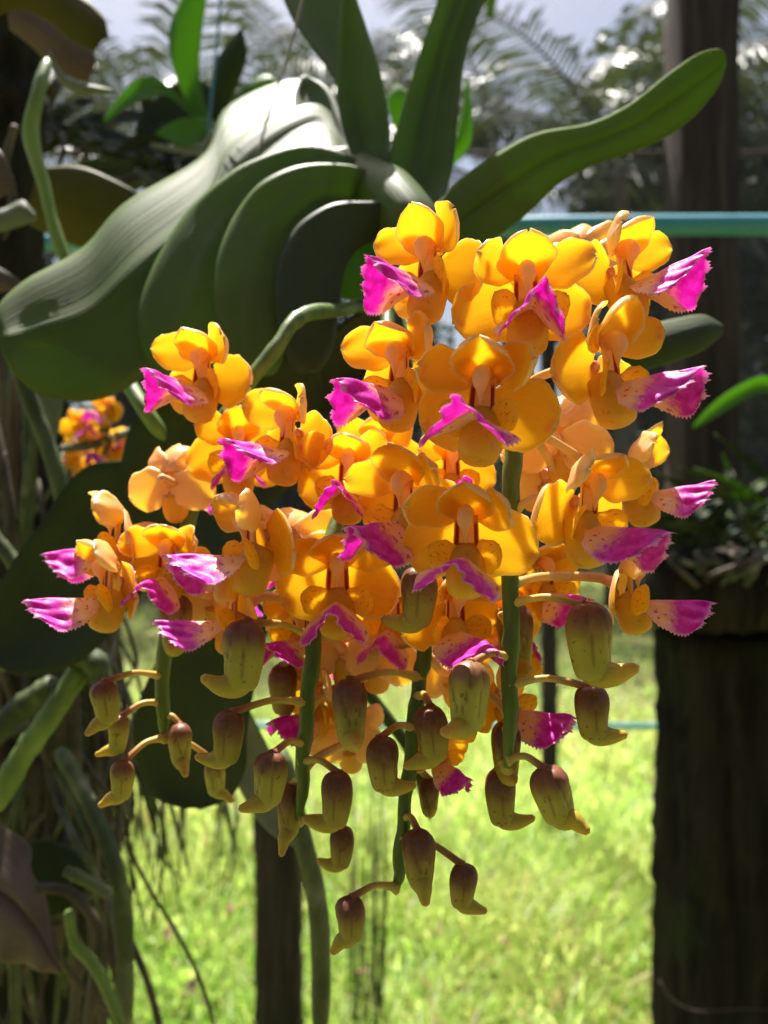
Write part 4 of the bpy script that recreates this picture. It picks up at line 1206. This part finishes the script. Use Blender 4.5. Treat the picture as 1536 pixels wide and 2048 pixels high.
leaf('leaf', [(-60, 1590, .40), (0, 1640, .39), (50, 1690, .385), (75, 1750, .38), (95, 1830, .375), (122, 1940, .37)], [(-60, 1900, .37), (-20, 1910, .37), (20, 1925, .37), (60, 1935, .37), (95, 1945, .37), (124, 1952, .37)], lp, LEAF_DEAD, bulge=.010, fold=.006, ruffle=.005, origin=O2, label='withered grey-pink leaf at the lower left edge')
leaf('leaf', [(40, 1690, .41), (90, 1680, .41), (150, 1700, .41), (190, 1740, .41)], [(60, 1850, .40), (90, 1840, .40), (120, 1830, .40), (165, 1800, .40)], lp, LEAF_DARK, bulge=.004, origin=O2)
# wooden slab it hangs on
rs2 = np.random.RandomState(21)
V, f, pt = tube_geo(catmull(PS([(25, -80, .58), (20, 300, .58), (30, 800, .58), (60, 1400, .58), (70, 2200, .58)]) - O2, 60), np.interp(np.arange(60), [0, 25, 40, 59], [.022, .026, .042, .046]) * (1 + .10 * rs2.randn(60)), 18)
V += rs2.randn(*V.shape) * .0016
link('bark_slab', new_mesh('bark_slab', V, f, pt, (LOGM,)), lp)

# ------------------------------------------------------------------ other plants behind
def strap_plant(name, label, base, leaves, mats, group=None):
    o = P(*base)
    t = thing(name, label, 'orchid', o, group)
    for i, (A_, B_, mt) in enumerate(leaves):
        leaf('leaf', A_, B_, t, mt, bulge=.004, origin=o, nu=24, nv=9)
    return t


strap_plant('background_orchid', 'green-leaved orchid hanging behind, upper left of the sunlit leaf hump', (420, 240, .62), [
    ([(400, 260, .62), (350, 150, .62), (338, 60, .62), (375, -30, .62)], [(420, 250, .62), (400, 150, .62), (405, 60, .62), (420, -40, .62)], LEAF_FRESH),
    ([(420, 250, .62), (330, 165, .60), (280, 155, .58), (240, 190, .57), (205, 240, .56)], [(420, 270, .62), (340, 195, .60), (290, 200, .58), (255, 215, .57), (210, 248, .56)], LEAF_FRESH),
    ([(430, 240, .62), (400, 232, .60), (350, 240, .59), (310, 265, .58)], [(430, 300, .62), (400, 300, .60), (360, 290, .59), (312, 270, .58)], LEAF_FRESH),
    ([(430, 240, .62), (400, 285, .60), (350, 290, .59), (300, 285, .58)], [(430, 320, .62), (400, 312, .60), (350, 305, .59), (300, 292, .58)], LEAF_PALE),
    ([(420, 240, .63), (430, 130, .63), (460, 80, .63), (480, 60, .63)], [(440, 250, .63), (480, 160, .63), (495, 110, .63), (486, 60, .63)], LEAF_DARK),
    ([(430, 240, .64), (480, 180, .64), (530, 150, .64), (560, 165, .64)], [(440, 260, .64), (500, 230, .64), (540, 200, .64), (563, 172, .64)], LEAF_FRESH),
    ([(400, 240, .65), (330, 260, .65), (270, 270, .65), (230, 300, .65)], [(400, 280, .65), (330, 300, .65), (280, 305, .65), (235, 308, .65)], LEAF_DARK),
    ([(380, 150, .66), (320, 190, .66), (280, 230, .66), (270, 270, .66)], [(440, 180, .66), (400, 250, .66), (340, 280, .66), (275, 275, .66)], LEAF_DARK),
], None)
strap_plant('background_orchid', 'bright green leaves peeping between the two upright leaves', (850, 300, .55), [
    ([(830, 330, .55), (790, 260, .55), (775, 200, .55), (790, 172, .55)], [(860, 320, .55), (840, 250, .55), (825, 195, .55), (800, 170, .55)], LEAF_FRESH),
    ([(880, 330, .55), (910, 270, .55), (925, 210, .55), (930, 165, .55)], [(900, 340, .55), (940, 290, .55), (945, 230, .55), (936, 165, .55)], LEAF_FRESH)], None)

rr = random.Random(31)


def clump(label, px, py, d, n, spread, length, mats, lo=15, hi=165, w=14, name='potted_orchid', group='strap-leaved plants on the beam'):
    o = P(px, py, d)
    t = thing(name, label, 'orchid', o, group)
    for i in range(n):
        a = rad(rr.uniform(lo, hi)); L = length * rr.uniform(.6, 1.1); dd = d + rr.uniform(-.09, .10)
        x0 = px + rr.uniform(-spread, spread); dr = rr.uniform(.15, .6)
        pts = []
        for j in range(6):
            s = j / 5
            pts.append((x0 + math.cos(a) * L * s * (1 + .2 * s), py - math.sin(a) * L * s + dr * L * s * s, dd + (rr.uniform(-.02, .02) if j else 0)))
        wv = [w * .6, w * .9, w, w * .9, w * .6, w * .08]
        nx_, ny_ = -math.sin(a), -math.cos(a)
        up = rr.uniform(.55, 1.0)
        A_ = [(p[0] - nx_ * q * up, p[1] - ny_ * q * up, p[2]) for p, q in zip(pts, wv)]
        B_ = [(p[0] + nx_ * q * up, p[1] + ny_ * q * up, p[2] + .004) for p, q in zip(pts, wv)]
        leaf('leaf', A_, B_, t, rr.choice(mats), bulge=.003, origin=o, nu=16, nv=7, thick=.001)
    for i in range(9):
        x0 = px + rr.uniform(-spread, spread)
        pts = [(x0, py, d - .05), (x0 + rr.uniform(-40, 40), py + 20, d - .09), (x0 + rr.uniform(-90, 90), py + rr.uniform(30, 90), d - .10)]
        tube('root', PS(pts) - o, rr.uniform(.0018, .0034), rr.choice([ROOT, ROOT_BROWN]), t, n=12, ns=6)
    return t


clump('strap-leaved plant on the beam at the right edge, one bright green arching leaf', 1490, 1090, .90, 26, 60, 290, [LEAF_DARK, LEAF_DARK, LEAF])
clump('smaller dark strap-leaved plant on the beam just right of the magenta lips', 1370, 1095, .92, 18, 50, 200, [LEAF_DARK, LEAF_DARK, LEAF])
clump('dim strap-leaved plant beyond the beam\'s right end', 1600, 1080, .95, 18, 70, 300, [LEAF_DARK, LEAF])
strap_plant('background_orchid', 'single bright green arching leaf entering from the right edge', (1600, 800, .7), [
    ([(1620, 800, .7), (1536, 752, .7), (1470, 775, .7), (1420, 812, .7), (1385, 852, .7)], [(1620, 840, .7), (1536, 785, .7), (1475, 808, .7), (1430, 835, .7), (1388, 858, .7)], LEAF_FRESH)], None)

clump('dark leafy orchid hanging behind the hump, against the palms', 330, 330, .74, 24, 70, 210, [LEAF_DARK, LEAF_DARK, LEAF_DARK, LEAF], -20, 200, 20, 'background_orchid', 'orchids hanging behind the main plant')
clump('dark leafy orchid hanging behind the yellowing leaf in the top left corner', 120, 260, .80, 22, 60, 190, [LEAF_DARK, LEAF_DARK, LEAF_OLIVE], -20, 200, 18, 'background_orchid', 'orchids hanging behind the main plant')
# dry strands hanging below the middle spray
o = P(730, 1500, .9)
t = thing('dry_weed', 'bundle of dry grey-brown stalks standing in the lawn below the middle spray', 'weed', (o[0], 2.0, 0))
rr = random.Random(77)
for i in range(22):
    x = rr.uniform(700, 775); top = rr.uniform(1480, 1720)
    pts = [P(x, top, 2.0 + rr.uniform(-.05, .05)), P(x + rr.uniform(-14, 14), (top + 2100) / 2, 2.0), P(x + rr.uniform(-26, 26), 2130, 2.0)]
    pts.append(np.array((pts[-1][0], 2.0, -0.02)))
    tube('stalk', np.array(pts) - np.array((o[0], 2.0, 0)), np.array([.0012, .002, .0024, .0026]), ROOT_BROWN if i % 3 else ROOT, t, n=12, ns=5)
tag(tube('loose_wire', PS([(1318, 1960, .88), (1345, 2000, .87), (1400, 2022, .87), (1500, 2018, .87), (1640, 2030, .87)]), 0.0005, ROOT_BROWN, None, ns=6, n=16), 'thin loose wire sagging across the foot of the dark log', 'wire')

# ------------------------------------------------------------------ unseen orchids added above the frame to shade the roots and the log
rr = random.Random(91)
for gi, (cx_, cy_, cz_, n_l, lab) in enumerate([(-.33, 1.0, 2.22, 30, 'leafy orchid hung overhead above the left roots'), (-.47, 1.05, 2.2, 26, 'leafy orchid hung overhead beyond the left edge'), (.25, 1.7, 2.62, 30, 'leafy orchid hung overhead above the mossy log')]):
    t = thing('unseen_shade_orchid', lab, 'orchid', (cx_, cy_, cz_), 'orchids hung overhead')
    tube('hanger', [(0, 0, 0), (0, 0, .4), (0, 0, .9)], .0012, WIRE, t, ns=6)
    for i in range(n_l):
        a = rr.uniform(0, 6.28); e0 = rad(rr.uniform(5, 60)); L = rr.uniform(.14, .26); w = rr.uniform(.014, .024)
        u = np.linspace(0, 1, 14)
        el = e0 - rr.uniform(.8, 1.7) * u
        hx = np.cumsum(np.cos(el)) * L / 13; hz = np.cumsum(np.sin(el)) * L / 13
        wv = w * np.interp(u, [0, .2, .7, .95, 1], [.55, .9, 1, .5, .1])
        v = np.linspace(-1, 1, 7)
        dx, dy = math.cos(a), math.sin(a)
        G = np.zeros((14, 7, 3))
        G[..., 0] = hx[:, None] * dx - wv[:, None] * v * dy
        G[..., 1] = hx[:, None] * dy + wv[:, None] * v * dx
        G[..., 2] = hz[:, None] + .35 * wv[:, None] * np.abs(v)
        link('leaf', sheet('leaf', G, .0012, LEAF), t)
